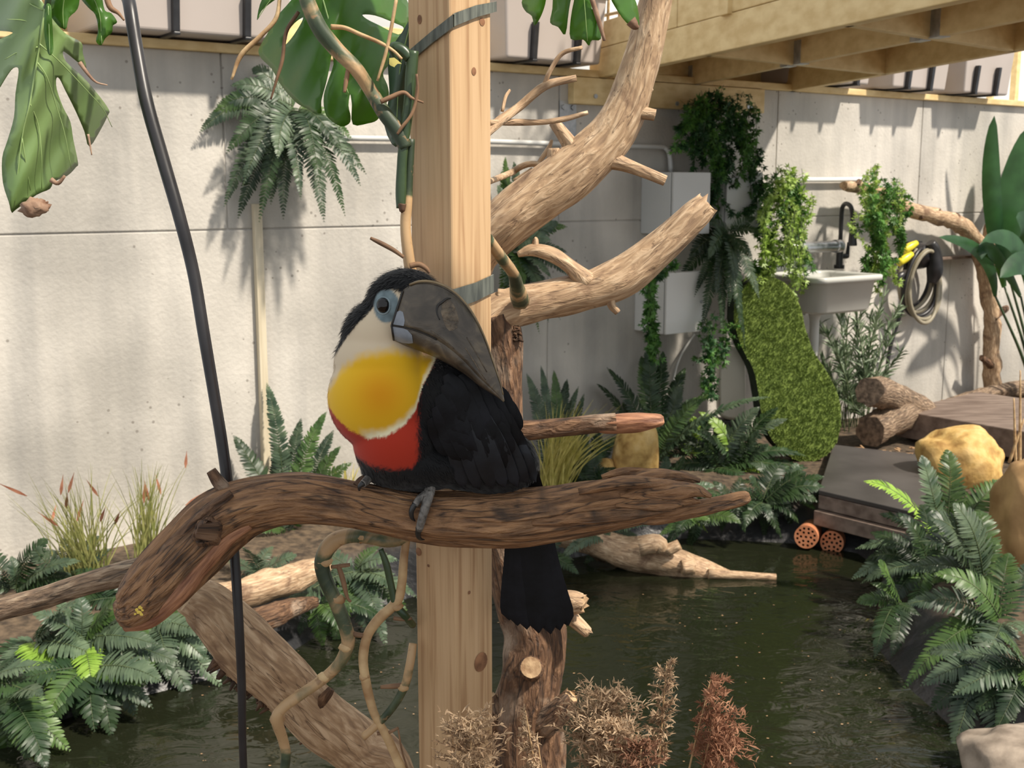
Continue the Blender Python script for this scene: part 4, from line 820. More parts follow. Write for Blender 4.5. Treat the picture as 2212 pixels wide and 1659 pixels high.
# floating specks
B = MB(); rng = random.Random(77)
for i in range(170):
    q = onz(rng.uniform(400, 1950), rng.uniform(1270, 1659), WZ + .002); r = rng.uniform(.0015, .005); a = rng.uniform(0, 3)
    B.add([q + [r * math.cos(a + k * 1.57), r * .7 * math.sin(a + k * 1.57), 0] for k in range(4)], [[0, 1, 2, 3]])
tag(B.build('floating_specks', 'wood_chip', smooth=False), 'tiny pale specks floating on the pond', 'debris', kind='stuff')

# ================================================================ POST, TREE, PERCH
PY = 1.45; PXL, PXF, PXR = at(891, 829, PY)[0], None, at(1064, 829, PY)[0]
hd = (PXR - PXL) / 2; pc = (PXL + PXR) / 2
post = thing('timber_post', 'square pine post with knots behind the toucan perch', 'post', (pc, PY, 0))
fx = at(979, 829, PY - hd)[0]
c4 = np.array([[fx, PY - hd, 0], [PXR, PY, 0], [pc * 2 - fx, PY + hd, 0], [PXL, PY, 0]])
B = MB(); prism(B, c4, 2.7); po = B.build('shaft', 'pine', post); bevel(po, .004, 3)
def onface(px, py, right=True, off=.001):
    a = c4[0]; b = c4[1] if right else c4[3]; d = b - a; nn = nrm(np.array([d[1], -d[0], 0])); nn = nn if nn[1] < 0 else -nn
    r = ray(px, py); return CAM + r * (np.dot(a + nn * off - CAM, nn) / np.dot(r, nn)), nn
for (px, py, rx, rz, rt) in ((1039, 1430, 16, 22, 1), (1042, 47, 6, 8, 1), (1024, 154, 5, 8, 1), (906, 42, 5, 9, 0), (904, 1192, 7, 9, 0), (1014, 1280, 3, 4, 1), (925, 1222, 3, 3, 0)):
    q, nn = onface(px, py, rt, .0006); sx = nrm(np.cross(nn, [0, 0, 1])); k = PY / F * 1.3
    B = MB(); B.add([q + nn * .0006] + [q + sx * rx * k * math.cos(a) + np.array([0, 0, rz * .8 * k * math.sin(a)]) for a in np.linspace(0, 2 * math.pi, 16, endpoint=False)], [[0, 1 + i, 1 + (i + 1) % 16] for i in range(16)])
    B.build('knot', 'pine_knot', post)
# grey fabric straps
def strap(pts, w, label):
    c, V = None, []
    for (px, py, rt, ww) in pts:
        q, nn = onface(px, py - ww / 2, rt, .004); q2, _ = onface(px, py + ww / 2, rt, .004); V.append((q, q2, nn))
    B = MB()
    for i, (q, q2, nn) in enumerate(V): B.add([q, q2, q - nn * .0025, q2 - nn * .0025], [])
    n = len(V); f = []
    for i in range(n - 1): f += [[4 * i, 4 * i + 1, 4 * i + 5, 4 * i + 4], [4 * i + 2, 4 * i + 6, 4 * i + 7, 4 * i + 3], [4 * i, 4 * i + 4, 4 * i + 6, 4 * i + 2], [4 * i + 1, 4 * i + 3, 4 * i + 7, 4 * i + 5]]
    f += [[0, 2, 3, 1], [4 * n - 4, 4 * n - 3, 4 * n - 1, 4 * n - 2]]
    B.F = f; B.I = [0] * len(f); tag(B.build('fabric_strap', 'strap_grey', smooth=False), label, 'strap')
strap([(876, 128, 0, 26), (930, 82, 0, 26), (978, 45, 0, 28), (981, 43, 1, 28), (1030, 24, 1, 26), (1073, 14, 1, 22)], .01, 'dark grey strap wrapped slantwise around the post top and vine')
strap([(900, 688, 0, 42), (978, 648, 0, 42), (981, 646, 1, 42), (1030, 630, 1, 40), (1067, 612, 1, 38)], .01, 'dark grey strap around the post behind the toucan bill')

# ---- driftwood tree behind the post
TYd = 1.82
tree = thing('driftwood_tree', 'bleached driftwood tree standing behind the post with cut stubs', 'tree', at(1140, 1900, TYd) * [1, 1, 0])
def P_(L, Y=TYd): return pp([(a, b, Y + (r[1] if len(r) > 1 else 0), r[0]) for a, b, *r in L])
gz = at(1150, 1659, TYd); 
bot = np.array([[gz[0] + .01, TYd + .02, -.1, .085], [gz[0] + .005, TYd + .01, .2, .07]])
tubeobj('trunk', np.vstack([bot, P_([(1135, 1600, 82), (1140, 1500, 78), (1152, 1420, 72), (1150, 1350, 66), (1110, 1260, 52), (1085, 1150, 46), (1080, 1020, 45), (1085, 900, 44), (1082, 800, 44), (1075, 730, 50), (1062, 680, 54)])]), ['dark_wood', 'end_grain'], tree, sub=7, n=22, bark=.22, bf=(2., 8), cap=1, seed=10)
tubeobj('branch', P_([(1040, 705, 50), (1090, 672, 46), (1160, 652, 42), (1250, 632, 42), (1330, 606, 45), (1390, 565, 42), (1450, 515, 37), (1500, 468, 34), (1528, 440, 27)]), ['drift_wood', 'end_grain'], tree, sub=8, n=20, bark=.16, bf=(1.6, 8), cap=1, seed=11, rough_end=.8)
tubeobj('branch', P_([(1050, 720, 40), (1015, 640, 45, .02), (1020, 560, 52, .03), (1075, 495, 55), (1150, 435, 56), (1230, 378, 58), (1300, 315, 52), (1350, 240, 45), (1380, 150, 40), (1405, 60, 34), (1425, -40, 30), (1440, -140, 28)]), ['drift_wood', 'end_grain'], tree, sub=8, n=20, bark=.16, bf=(1.6, 8), cap=1, seed=12)
for L in ([(1255, 345, 18), (1225, 300, 15), (1196, 262, 11)], [(1205, 395, 36), (1198, 350, 18), (1197, 320, 13)], [(1300, 340, 22), (1350, 355, 14), (1400, 375, 12), (1437, 390, 11)], [(1375, 240, 16), (1400, 245, 13), (1415, 248, 12)], [(1370, 215, 14), (1400, 197, 7), (1408, 190, 5)], [(1235, 400, 16), (1246, 425, 9), (1250, 434, 8)],
          [(1270, 610, 26), (1230, 575, 17), (1190, 550, 17), (1150, 540, 14), (1118, 550, 6)], [(1155, 545, 9), (1157, 520, 7), (1153, 515, 5)], [(1318, 640, 12), (1322, 660, 9), (1335, 675, 7)], [(1075, 640, 16), (1100, 640, 16), (1130, 632, 14)]):
    tubeobj('stub', P_([(a, b, r, -.01) for a, b, r in L]), ['drift_wood', 'end_grain'], tree, sub=5, n=12, bark=.2, cap=1, seed=L[0][0])
# broken reddish branch, stump stubs, sawn knot
tubeobj('broken_branch', P_([(1085, 930, 22), (1180, 926, 22), (1270, 916, 22), (1330, 912, 22)]), 'dark_wood', tree, sub=7, n=14, bark=.2, seed=13)
tubeobj('split_end', P_([(1275, 916, 9), (1300, 915, 20), (1340, 914, 21), (1390, 910, 19), (1425, 908, 13), (1434, 907, 7)]), 'red_wood', tree, sub=7, n=14, bark=.35, seed=14, bf=(3, 12))
for L, m in (([(1180, 1320, 34, -.03), (1225, 1300, 30, -.05), (1262, 1300, 20, -.06)], 'drift_wood'), ([(1190, 1290, 22, -.02), (1230, 1330, 17, -.04), (1272, 1368, 13, -.05)], 'drift_wood'), ([(1170, 1560, 40, -.03), (1205, 1535, 30, -.05), (1235, 1500, 17, -.06)], 'dark_wood'), ([(1085, 1560, 34, -.01), (1066, 1520, 22, -.02), (1066, 1500, 12, -.02)], 'dark_wood')):
    tubeobj('stub', P_(L), [m, 'end_grain'], tree, sub=6, n=14, bark=.3, cap=1, seed=21, rough_end=.8)
tubeobj('sawn_knot', P_([(1148, 1445, 30, -.03), (1147, 1443, 28, -.06), (1147, 1442, 24, -.068)]), ['dark_wood', 'end_grain'], tree, sub=4, n=18, bark=.06, cap=1)
rng = random.Random(4); B = MB()
for i in range(40):
    q = at(rng.uniform(1090, 1122), rng.uniform(698, 722) + rng.random() ** 2 * 25, TYd - .02); tube(B, np.array([[*q, .004], [*(q + [rng.uniform(-.012, .012), rng.uniform(-.008, .0), -rng.uniform(.002, .008)]), .0015]]), sub=1, n=4)
B.build('moss_tuft', 'bark_flake', tree, kind='stuff')
# thin bare twigs left of the branch, behind the post
tw = thing('bare_twigs', 'thin forked bare twigs reaching out from behind the post', 'twigs', at(1050, 290, 1.47))
for L in ([(1040, 300, 9), (1075, 265, 11), (1120, 232, 9), (1178, 185, 9), (1245, 168, 7)], [(1176, 182, 5), (1190, 150, 5), (1215, 115, 5), (1258, 102, 4)], [(1055, 265, 6), (1110, 264, 7), (1170, 264, 6), (1220, 257, 6), (1270, 243, 5)], [(1085, 240, 4), (1092, 210, 4), (1101, 195, 3)], [(1050, 395, 7), (1100, 375, 7), (1140, 355, 7), (1185, 355, 6), (1225, 345, 5)], [(1150, 400, 5), (1160, 360, 5), (1185, 320, 5), (1192, 302, 3)], [(1110, 390, 4), (1150, 365, 4)]):
    tubeobj('twig', pp([(a, b, 1.47 + max(0, min(1, (a - 1040) / 60)) * (.45 if b > 298 and L[0][1] > 350 else .07), r) for a, b, r in L]), ['drift_wood', 'end_grain'], tw, sub=5, n=8, bark=.2, cap=1, seed=L[0][1])
tag(tubeobj('vine_stub', pp([(1052, 515, 1.46, 13), (1085, 560, 1.52, 12), (1108, 590, 1.6, 13), (1116, 620, 1.68, 16), (1124, 650, 1.78, 20)]), 'vine', sub=6, n=10, bark=.15), 'green and tan vine joint resting on the tree branch', 'vine')

# ---- the perch log
YP = 1.36
perch = thing('perch_log', 'brown weathered driftwood perch log carrying the toucan', 'log', at(900, 1180, YP))
PL = [(256, 1322, -.02, 26), (285, 1312, -.02, 50), (340, 1262, -.015, 68), (410, 1190, -.01, 72), (475, 1125, 0, 70), (545, 1090, 0, 62), (640, 1076, 0, 57), (760, 1088, 0, 53), (900, 1115, 0, 55), (1050, 1120, 0, 61), (1180, 1110, 0, 60), (1300, 1093, 0, 59), (1380, 1080, 0, 54), (1440, 1072, 0, 42), (1475, 1068, 0, 26), (1492, 1066, 0, 10)]
tubeobj('log', pp([(a, b, YP + d, r) for a, b, d, r in PL]), ['perch_wood', 'perch_wood'], perch, sub=9, n=36, bark=.17, bf=(2.8, 6), cap=1, seed=2, rough_end=1.)
for L, sd_ in (([(1330, 1122, -.004, 28), (1420, 1113, -.006, 23), (1500, 1100, -.005, 19), (1570, 1085, 0, 17), (1608, 1076, 0, 15), (1620, 1073, 0, 9)], 3), ([(1340, 1070, -.026, 30), (1430, 1064, -.026, 23), (1500, 1060, -.022, 15), (1536, 1072, -.02, 5)], 4),
               ([(1310, 1052, -.008, 28), (1400, 1036, -.008, 22), (1465, 1030, -.006, 14), (1512, 1038, -.004, 5)], 5), ([(1330, 1090, -.028, 26), (1420, 1086, -.028, 19), (1480, 1082, -.024, 11), (1512, 1084, -.022, 4)], 6),
               ([(1250, 1062, -.028, 16), (1340, 1044, -.03, 16), (1420, 1044, -.028, 12), (1480, 1046, -.02, 4)], 7), ([(1300, 1032, .0, 14), (1345, 1020, 0, 12), (1400, 1022, 0, 11), (1450, 1022, 0, 4)], 8), ([(1150, 1130, -.03, 10), (1270, 1118, -.032, 15), (1380, 1108, -.03, 12), (1460, 1100, -.024, 4)], 9)):
    tubeobj('splinter', pp([(a, b, YP + d, r) for a, b, d, r in [(*L[0][:3], 7)] + L[1:]]), 'perch_wood', perch, sub=8, n=14, bark=.3, bf=(2.5, 10), seed=sd_)
tubeobj('stub', pp([(492, 1062, YP, 16), (472, 1040, YP, 15), (456, 1016, YP, 11)]), ['dark_wood', 'end_grain_dark'], perch, sub=5, n=12, bark=.2, cap=1, seed=6)
tubeobj('stub', pp([(770, 1050, YP - .01, 10), (782, 1036, YP - .005, 9), (794, 1028, YP, 4)]), 'dark_wood', perch, sub=4, n=8, bark=.2)
# left face: overlapping bark ridges and a broken knot
for L, m in (([(270, 1352, 14), (330, 1330, 22), (390, 1275, 26), (440, 1215, 22), (490, 1165, 14), (540, 1135, 8)], 'red_wood'), ([(262, 1305, 10), (320, 1240, 18), (390, 1165, 20), (450, 1105, 16), (500, 1065, 8)], 'dark_wood')):
    tubeobj('bark_ridge', pp([(a, b, YP - .02 - r * .0006, r) for a, b, r in L]), m, perch, sub=7, n=12, bark=.3, seed=31)
kb = MB(); tube(kb, pp([(450, 1150, YP - .03, 36), (447, 1148, YP - .044, 33), (445, 1147, YP - .049, 26), (446, 1147, YP - .044, 16), (446, 1148, YP - .036, 8)]), sub=4, n=20, bark=.22, seed=9, caps=(0, 1))
kb.build('knot', 'dark_wood', perch)
B = MB(); rng = random.Random(2)
for (px, py, r) in ((303, 1312, 5), (300, 1322, 6), (306, 1327, 4), (296, 1317, 4), (308, 1318, 3), (292, 1326, 3)):
    q = at(px, py, YP - .054); B.add([q + np.array([math.cos(a) * r * .00054 * rng.uniform(.6, 1.2), -.0006, math.sin(a) * r * .00054 * rng.uniform(.6, 1.2)]) for a in np.linspace(0, 6.28, 9)[:-1]] + [q + [0, -.0012, 0]], [[k, (k + 1) % 8, 8] for k in range(8)])
B.build('lichen_spot', 'lichen', perch, kind='stuff')

# diagonal support log, left stick, black cable
sl_ = np.vstack([pp([(405, 1285, 1.44, 40), (450, 1310, 1.45, 56), (520, 1385, 1.47, 66), (600, 1462, 1.5, 68), (680, 1540, 1.53, 66), (760, 1610, 1.57, 62), (840, 1680, 1.61, 60)]), [[-.125, 1.67, .2, .036], [-.09, 1.71, -.08, .034]]])
lg = thing('support_log', 'thick rough log slanting down from the perch log', 'log', (-.09, 1.71, -.08))
tubeobj('log', sl_, ['drift_wood', 'end_grain'], lg, sub=8, n=22, bark=.18, bf=(2.2, 9), cap=1, seed=15)
tubeobj('stub', pp([(690, 1520, 1.5, 14), (708, 1500, 1.49, 11), (716, 1488, 1.49, 8)]), 'dark_wood', lg, sub=4, n=10, bark=.3)
B = MB(); rng = random.Random(6)
for i in range(110):
    f = rng.random(); px, py = 470 + 230 * f + rng.gauss(0, 5), 1440 + 180 * f + rng.gauss(0, 8) - 20; q = at(px, py, 1.455 + .07 * f)
    tube(B, np.array([[*q, .005], [*(q + [rng.uniform(-.02, .004), rng.uniform(-.006, .006), -rng.uniform(.004, .02)]), .0015]]), sub=1, n=4)
B.build('loose_bark', 'bark_flake', lg, kind='stuff')
logobj('stick', pp([(-140, 1362, 1.52, 24), (-10, 1320, 1.5, 25), (80, 1295, 1.49, 25), (180, 1262, 1.47, 25), (260, 1240, 1.46, 27), (330, 1222, 1.44, 24)]), 'grey_wood', 'grey-brown stick reaching the perch log from the left', cat='stick', bark=.12, seed=16)
cb = np.vstack([[[*at(250, -420, 1.6), .0085]], pp([(268, -60, 1.55, 14), (280, 10, 1.5, 14), (296, 110, 1.48, 14), (318, 225, 1.46, 14.5), (352, 345, 1.45, 14.5), (388, 470, 1.44, 14), (418, 590, 1.44, 13.5), (440, 720, 1.43, 13.5), (462, 850, 1.43, 13), (480, 960, 1.43, 13), (493, 1060, 1.425, 12.5), (505, 1180, 1.42, 11.5), (515, 1330, 1.41, 11), (522, 1480, 1.41, 10), (526, 1659, 1.41, 9)]), [[at(527, 1700, 1.41)[0], 1.42, .3, .006], [at(527, 1700, 1.41)[0] + .02, 1.44, .0, .006]]])
cab = thing('black_cable', 'thick black cable hanging in front of the concrete wall', 'cable', cb[-1, :3])
tubeobj('cable', cb, 'black_rubber', cab, sub=8, n=12)

# ---- vines by the post
YV = 1.405
vn = thing('monstera_vine', 'monstera vine climbing the post with a large split leaf', 'vine', at(880, 560, YV))
def vt(name, L, m, parent, Y=YV, n=10, bark=.1, seed=1): return tubeobj(name, pp([(a, b, Y + (d[0] if d else 0), r) for a, b, r, *d in L]), m, parent, sub=6, n=n, bark=bark, bf=(1, 18), seed=seed)
vt('stem', [(650, -60, 15, -.02), (665, 5, 17, -.02), (690, 60, 17, -.02), (725, 105, 17, -.015), (770, 150, 16, -.01), (800, 195, 15, 0), (830, 245, 16, 0), (860, 285, 16, 0), (876, 320, 14, 0)], 'vine', vn, seed=2)
vt('stem', [(893, 110, 12), (888, 160, 13), (883, 220, 12), (874, 290, 12), (868, 350, 11), (866, 410, 12), (866, 450, 10)], 'vine_green', vn, seed=3)
vt('stem', [(888, 300, 9, .008), (884, 360, 10, .008), (880, 430, 11, .008), (876, 490, 12, .006), (882, 550, 13, .004), (890, 600, 13, .004)], 'vine', vn, seed=4)
vt('stem', [(860, 135, 6), (850, 105, 12), (868, 108, 13), (885, 125, 12)], 'vine_green', vn, seed=5)
RT = [[(715, 58, 6), (745, 60, 5), (780, 75, 4.5), (820, 92, 4), (850, 110, 3), (868, 128, 3)], [(856, 0, 4), (845, 60, 4), (832, 120, 4), (815, 175, 3)], [(645, 25, 4), (618, 70, 4), (610, 130, 4), (598, 170, 3), (585, 215, 2)], [(605, -10, 4), (596, 40, 4.5), (560, 80, 5), (520, 120, 5.5), (500, 172, 3)], [(822, 220, 5), (845, 210, 5), (872, 200, 4), (890, 212, 3), (915, 222, 2)], [(900, 160, 3), (902, 200, 3.5), (890, 245, 4), (868, 275, 4), (858, 290, 3)], [(800, 514, 3), (820, 524, 5), (850, 540, 5), (872, 556, 4)], [(885, 575, 6), (905, 572, 6), (920, 580, 5), (928, 590, 3)], [(870, 440, 8), (868, 455, 6), (862, 440, 3)], [(752, 150, 5), (748, 175, 5), (744, 200, 3)]]
for k, L in enumerate(RT): vt('aerial_root', [(a, b, r, -.012) for a, b, r in L], 'vine_tan' if k in (0, 1, 3) else 'root_brown', vn, n=6, bark=.2, seed=k)
B = MB(); blade(B, at(842, 140, YV - .014), at(850, 128, YV - .016), at(868, 138, YV - .012), .012, (0, -1, 0), prof=(.2, 1, .8, .3, 0)); B.build('leaf_sheath', 'grass_yellow', vn)

def leafmesh(poly, Y, tilt, mid, holes=(), cup=.0004, step=11, scale=.3165, ox=0, oy=0, bendy=0.):
    P = np.array([(ox + a * scale, oy + b * scale) for a, b in poly]); mid = np.array([(ox + a * scale, oy + b * scale) for a, b in mid])
    H = [np.array([(ox + a * scale, oy + b * scale) for a, b in h]) for h in holes]
    def rs(Q):
        out = []
        for i in range(len(Q)):
            a, b = Q[i], Q[(i + 1) % len(Q)]; k = max(1, int(np.linalg.norm(b - a) / step)); out += [a + (b - a) * j / k for j in range(k)]
        return np.array(out)
    def sm(Q):
        Q = np.vstack([Q[-1:], Q, Q[:2]]); return cr(Q, 3)[3:-4]
    loops = [rs(sm(P))] + [rs(sm(h)) for h in H]
    xs, ys = np.meshgrid(np.arange(P[:, 0].min(), P[:, 0].max(), step), np.arange(P[:, 1].min(), P[:, 1].max(), step)); xs = xs.ravel(); ys = ys.ravel()
    ok = inpoly(xs, ys, loops[0]); 
    for l in loops[1:]: ok &= ~inpoly(xs, ys, l)
    for l in loops: ok &= seg_dist(xs, ys, l) > step * .5
    pts = np.vstack(loops + [np.stack([xs[ok], ys[ok]], 1)]); E = []; k = 0
    for l in loops: E += [(k + i, k + (i + 1) % len(l)) for i in range(len(l))]; k += len(l)
    v, _, f, *_r = delaunay_2d_cdt([Vector(p) for p in pts], E, [], 0, 1e-4)
    v = np.array([tuple(q) for q in v]); out = []
    fa = np.array([list(q) for q in f if len(q) == 3]); ce = v[fa].mean(1); keep = inpoly(ce[:, 0], ce[:, 1], loops[0])
    for l in loops[1:]: keep &= ~inpoly(ce[:, 0], ce[:, 1], l)
    dm = seg_dist(v[:, 0], v[:, 1], mid, False)
    W_ = np.array([at(a, b, Y + cup * dm_ + .000006 * dm_ * dm_ + tilt[0] * (a - mid[0][0]) + tilt[1] * (b - mid[0][1]) + .004 * math.sin(a * .09 + b * .05)) for (a, b), dm_ in zip(v, dm)])
    return W_, [list(q)[::-1] for q in fa[keep].tolist()], lambda a, b: at(a, b, Y + tilt[0] * (a - mid[0][0]) + tilt[1] * (b - mid[0][1]) + .004 * math.sin(a * .09 + b * .05) - .0012)
def leaf(parent, poly, Y, tilt, mid, m, veins=(), ox=0, oy=0, name='leaf', vr=2.6, **k):
    V, Fc, fn = leafmesh(poly, Y, tilt, mid, ox=ox, oy=oy, **k); o = MB().add(V, Fc).build(name, m, parent)
    s = o.modifiers.new('thickness', 'SOLIDIFY'); s.thickness = .0008
    if vr:
        for j, L in enumerate([mid] + list(veins)):
            Q = [(ox + a * .3165, oy + b * .3165) for a, b in L]; n = len(Q); r0 = vr if j == 0 else vr * .5
            tubeobj('vein', np.array([[*(fn(a, b) + ([0, .0004 * np.min(seg_dist(np.array([a]), np.array([b]), [(ox + q[0] * .3165, oy + q[1] * .3165) for q in mid], False)), 0] if j else 0)), r0 * Y / F * (1 - .75 * i / n)] for i, (a, b) in enumerate(Q)]), 'leaf_vein', o, sub=4, n=5)
    return o
# centre leaf behind the stem
lc = [(870, -150), (760, -40), (690, 40), (620, 120), (560, 230), (520, 300), (500, 350), (520, 400), (590, 470), (640, 560), (700, 640), (770, 710), (850, 750), (925, 775), (925, 690), (960, 560), (988, 430), (1000, 375), (1012, 440), (972, 560), (946, 650), (950, 750), (980, 810), (1060, 862), (1118, 845), (1130, 800), (1112, 720), (1125, 640), (1138, 720), (1145, 850), (1250, 842), (1310, 820), (1345, 760), (1390, 660), (1380, 580), (1350, 500), (1400, 430), (1450, 330), (1500, 240), (1556, 130), (1540, 60), (1480, -40), (1300, -160)]
leaf(vn, lc, 1.50, (0, -.00012), [(900, -140), (970, 100), (1040, 350), (1090, 560), (1115, 640)], 'monstera', holes=[[(1212, 98), (1300, 105), (1440, 158), (1495, 190), (1455, 235), (1330, 175), (1240, 130)], [(690, 230), (740, 160), (800, 118), (795, 150), (740, 240), (690, 300), (670, 300)]], ox=400, cup=.00006, vr=2)
leaf(vn, [(1556, 130), (1480, 220), (1420, 310), (1385, 420), (1390, 560), (1392, 660), (1360, 860), (1440, 1005), (1500, 800), (1550, 500)], 1.47, (0, 0), [(1540, 150), (1470, 450), (1450, 700), (1440, 980)], 'monstera_grey', ox=400, vr=1.6)
leaf(vn, [(490, 135), (520, 70), (600, 5), (700, -60), (640, -110), (560, -60), (510, 30)], 1.48, (0, 0), [(650, -80), (560, 30), (495, 130)], 'monstera', ox=400, vr=1.2)
# big pale leaf at the left
ml = thing('monstera_plant', 'hanging monstera with a big pale split leaf and a dry tip', 'plant', at(100, -200, 1.35))
ll_ = [(300, 30), (360, 130), (450, 230), (555, 290), (565, 360), (590, 465), (540, 430), (470, 375), (430, 352), (450, 420), (560, 520), (650, 620), (742, 745), (735, 790), (690, 880), (612, 1000), (580, 900), (520, 760), (450, 620), (410, 540), (385, 535), (388, 610), (430, 730), (480, 830), (500, 950), (533, 1110), (520, 1140), (460, 1200), (370, 1240), (340, 1290), (250, 1330), (110, 1430), (80, 1450), (60, 1380), (20, 1250), (14, 1080), (50, 960), (95, 800), (105, 640), (127, 490), (110, 458), (70, 480), (0, 590), (-60, 700), (-80, 1000), (-130, 1040), (-200, 700), (-230, 400), (-120, 320), (60, 240), (80, 220), (0, 210), (-180, 200), (-260, 60), (-200, -120), (0, -150), (200, -100)]
lv = [[(250, 420), (300, 520), (340, 700), (380, 900), (410, 1150)], [(200, 700), (240, 850), (250, 1050), (245, 1290)], [(270, 300), (380, 420), (500, 580), (600, 720), (650, 850)], [(150, 940), (165, 1100), (185, 1300)], [(250, 320), (150, 330), (50, 340), (-80, 380)], [(265, 145), (180, 140), (60, 110), (-80, 90)], [(205, 560), (150, 590), (90, 690), (60, 900)], [(290, 70), (180, 20), (60, -40)]]
bl = leaf(ml, ll_, 1.38, (.00025, .00006), [(320, 10), (290, 180), (255, 400), (205, 700), (150, 940), (95, 1420)], 'monstera_pale', veins=lv, cup=.00016, vr=3.2)
bm = bmesh.new(); bmesh.ops.create_icosphere(bm, subdivisions=3, radius=1)
V = []
for v in bm.verts:
    k = 1 + .5 * noise.noise(v.co * 2.3); q = at(66 + v.co.x * 30 * k + 8, 445 - v.co.z * 20 * k + 4, 1.38) + np.array([0, v.co.y * .010 * k, 0]); V.append(q)
MB().add(V, [[w.index for w in f.verts] for f in bm.faces]).build('dry_tip', 'dry_leaf', bl); bm.free()
for L, w in (([(172, 135), (190, 160), (208, 178), (232, 184)], 5), ([(190, 290), (194, 312), (198, 335)], 2.5), ([(110, 388), (125, 396), (140, 380)], 6), ([(78, 430), (92, 440), (104, 436)], 4)):
    tubeobj('dry_tip', pp([(a, b, 1.385, w * (1 - .25 * i)) for i, (a, b) in enumerate(L)]), 'dry_leaf', bl, sub=4, n=7, bark=.3)
tubeobj('petiole', pp([(130, -200, 1.36, 7), (112, -60, 1.365, 7), (104, 0, 1.37, 7), (101, 18, 1.375, 6)]), 'vine_green', ml, sub=5, n=8)
leaf(ml, [(355, -30), (350, 120), (440, 200), (470, 120), (530, 60), (535, -30), (440, -100)], 1.42, (0, 0), [(450, -80), (430, 60), (435, 190)], 'monstera', vr=1.2)
leaf(ml, [(545, -30), (600, 50), (650, 100), (670, 200), (655, 280), (690, 310), (720, 260), (765, 220), (770, 175), (800, 150), (760, 90), (715, 70), (690, -30), (620, -80)], 1.43, (0, 0), [(620, -60), (680, 100), (695, 300)], 'monstera', vr=1.2)
leaf(ml, [(310, 40), (300, 200), (320, 340), (340, 375), (362, 330), (358, 180), (345, 40)], 1.36, (0, 0), [(330, 40), (335, 200), (340, 370)], 'monstera', vr=1.)
tubeobj('aerial_root', pp([(222, -40, 1.42, 5), (235, 12, 1.42, 6), (255, 28, 1.42, 4), (268, 44, 1.42, 2)]), 'root_brown', ml, sub=5, n=7, bark=.3)
# leaf lobes coming down over the boardwalk
mt = thing('monstera_leaf', 'bright backlit monstera lobes hanging over the middle planter', 'leaf', at(1240, -200, 1.5))
tp_ = [(415, -40), (418, 65), (470, 110), (487, 175), (530, 110), (558, 30), (575, -60), (610, -60), (610, 60), (595, 155), (650, 185), (698, 235), (722, 60), (745, -50), (765, -40), (735, 130), (735, 265), (820, 270), (860, 312), (880, 275), (942, 265), (925, 130), (880, 10), (890, -60), (990, -60), (1020, 10), (1090, 120), (1160, 190), (1203, 185), (1192, 50), (1150, -60), (1000, -400), (600, -420)]
leaf(mt, tp_, 1.5, (0, 0), [(800, -400), (820, -100), (850, 280)], 'monstera', ox=1000, cup=.00002, vr=1.5)
tubeobj('dry_tip', pp([(1362, 45, 1.498, 12), (1372, 56, 1.498, 9), (1380, 60, 1.498, 3)]), 'dry_leaf', mt, sub=4, n=8, bark=.3)
tubeobj('dry_tip', pp([(1276, -10, 1.498, 5), (1292, 40, 1.498, 5.5), (1306, 88, 1.498, 3)]), 'dry_leaf', mt, sub=4, n=8, bark=.3)

# bare looping vines below the perch
YB2 = 1.42
v2 = thing('bare_vine', 'leafless looping vine with tan joints below the perch log', 'vine', at(620, 1720, YB2))
def vine2(L, m='vine', seed=1, name='stem'):
    o = vt(name, L, m, v2, Y=YB2, n=12, bark=.1, seed=seed); return o
vine2([(880, 1160, 15, .01), (840, 1168, 16), (800, 1160, 17), (760, 1157, 18), (720, 1170, 19), (697, 1205, 18), (700, 1245, 17), (725, 1300, 17), (745, 1350, 16), (752, 1390, 15), (735, 1430, 14), (700, 1465, 13), (650, 1500, 13, -.01), (610, 1530, 13, -.015), (598, 1555, 14, -.015), (612, 1600, 12), (618, 1640, 11), (605, 1700, 12)], seed=7)
vine2([(880, 1150, 9, .01), (872, 1210, 10), (868, 1260, 10), (857, 1300, 11), (820, 1335, 12), (795, 1370, 11), (785, 1420, 11), (792, 1480, 11), (808, 1540, 10), (835, 1590, 10), (858, 1640, 11), (885, 1700, 12)], 'vine_tan', seed=8)
vine2([(822, 1185, 6), (835, 1220, 8), (845, 1265, 8), (855, 1305, 9), (875, 1330, 9), (892, 1350, 8, .02)], 'vine_green', seed=9)
vine2([(892, 1390, 9, .01), (886, 1430, 10), (875, 1480, 10), (850, 1525, 10), (815, 1565, 9), (785, 1592, 9)], 'vine', seed=10)
for L in ([(738, 1360, 5), (775, 1372, 6), (795, 1370, 4)], [(730, 1220, 5), (740, 1250, 6), (750, 1290, 4), (758, 1300, 3)], [(715, 1225, 4), (740, 1222, 5), (756, 1220, 4)], [(875, 1480, 6), (850, 1482, 6), (822, 1484, 4)], [(815, 1585, 4), (840, 1582, 4), (860, 1572, 3)], [(860, 1575, 2), (868, 1620, 2), (880, 1660, 2)], [(850, 1335, 5), (872, 1338, 4), (890, 1336, 3)]):
    vine2(L, 'root_brown', seed=L[0][0], name='aerial_root')
for (px, py, r) in ((783, 1158, 20), (700, 1212, 20), (728, 1295, 19), (748, 1398, 17), (700, 1462, 16), (648, 1500, 16), (600, 1552, 19), (858, 1310, 14), (787, 1462, 13), (872, 1485, 13)):
    q = at(px, py, YB2 - .001); rr = r * YB2 / F
    bm = bmesh.new(); bmesh.ops.create_icosphere(bm, subdivisions=2, radius=1)
    V = [q + np.array(v.co) * rr * (1 + .25 * noise.noise(v.co * 2 + Vector((px, 0, 0)))) * [1, .9, .75] for v in bm.verts]
    MB().add(V, [[w.index for w in f.verts] for f in bm.faces]).build('joint_node', 'vine_tan', v2); bm.free()

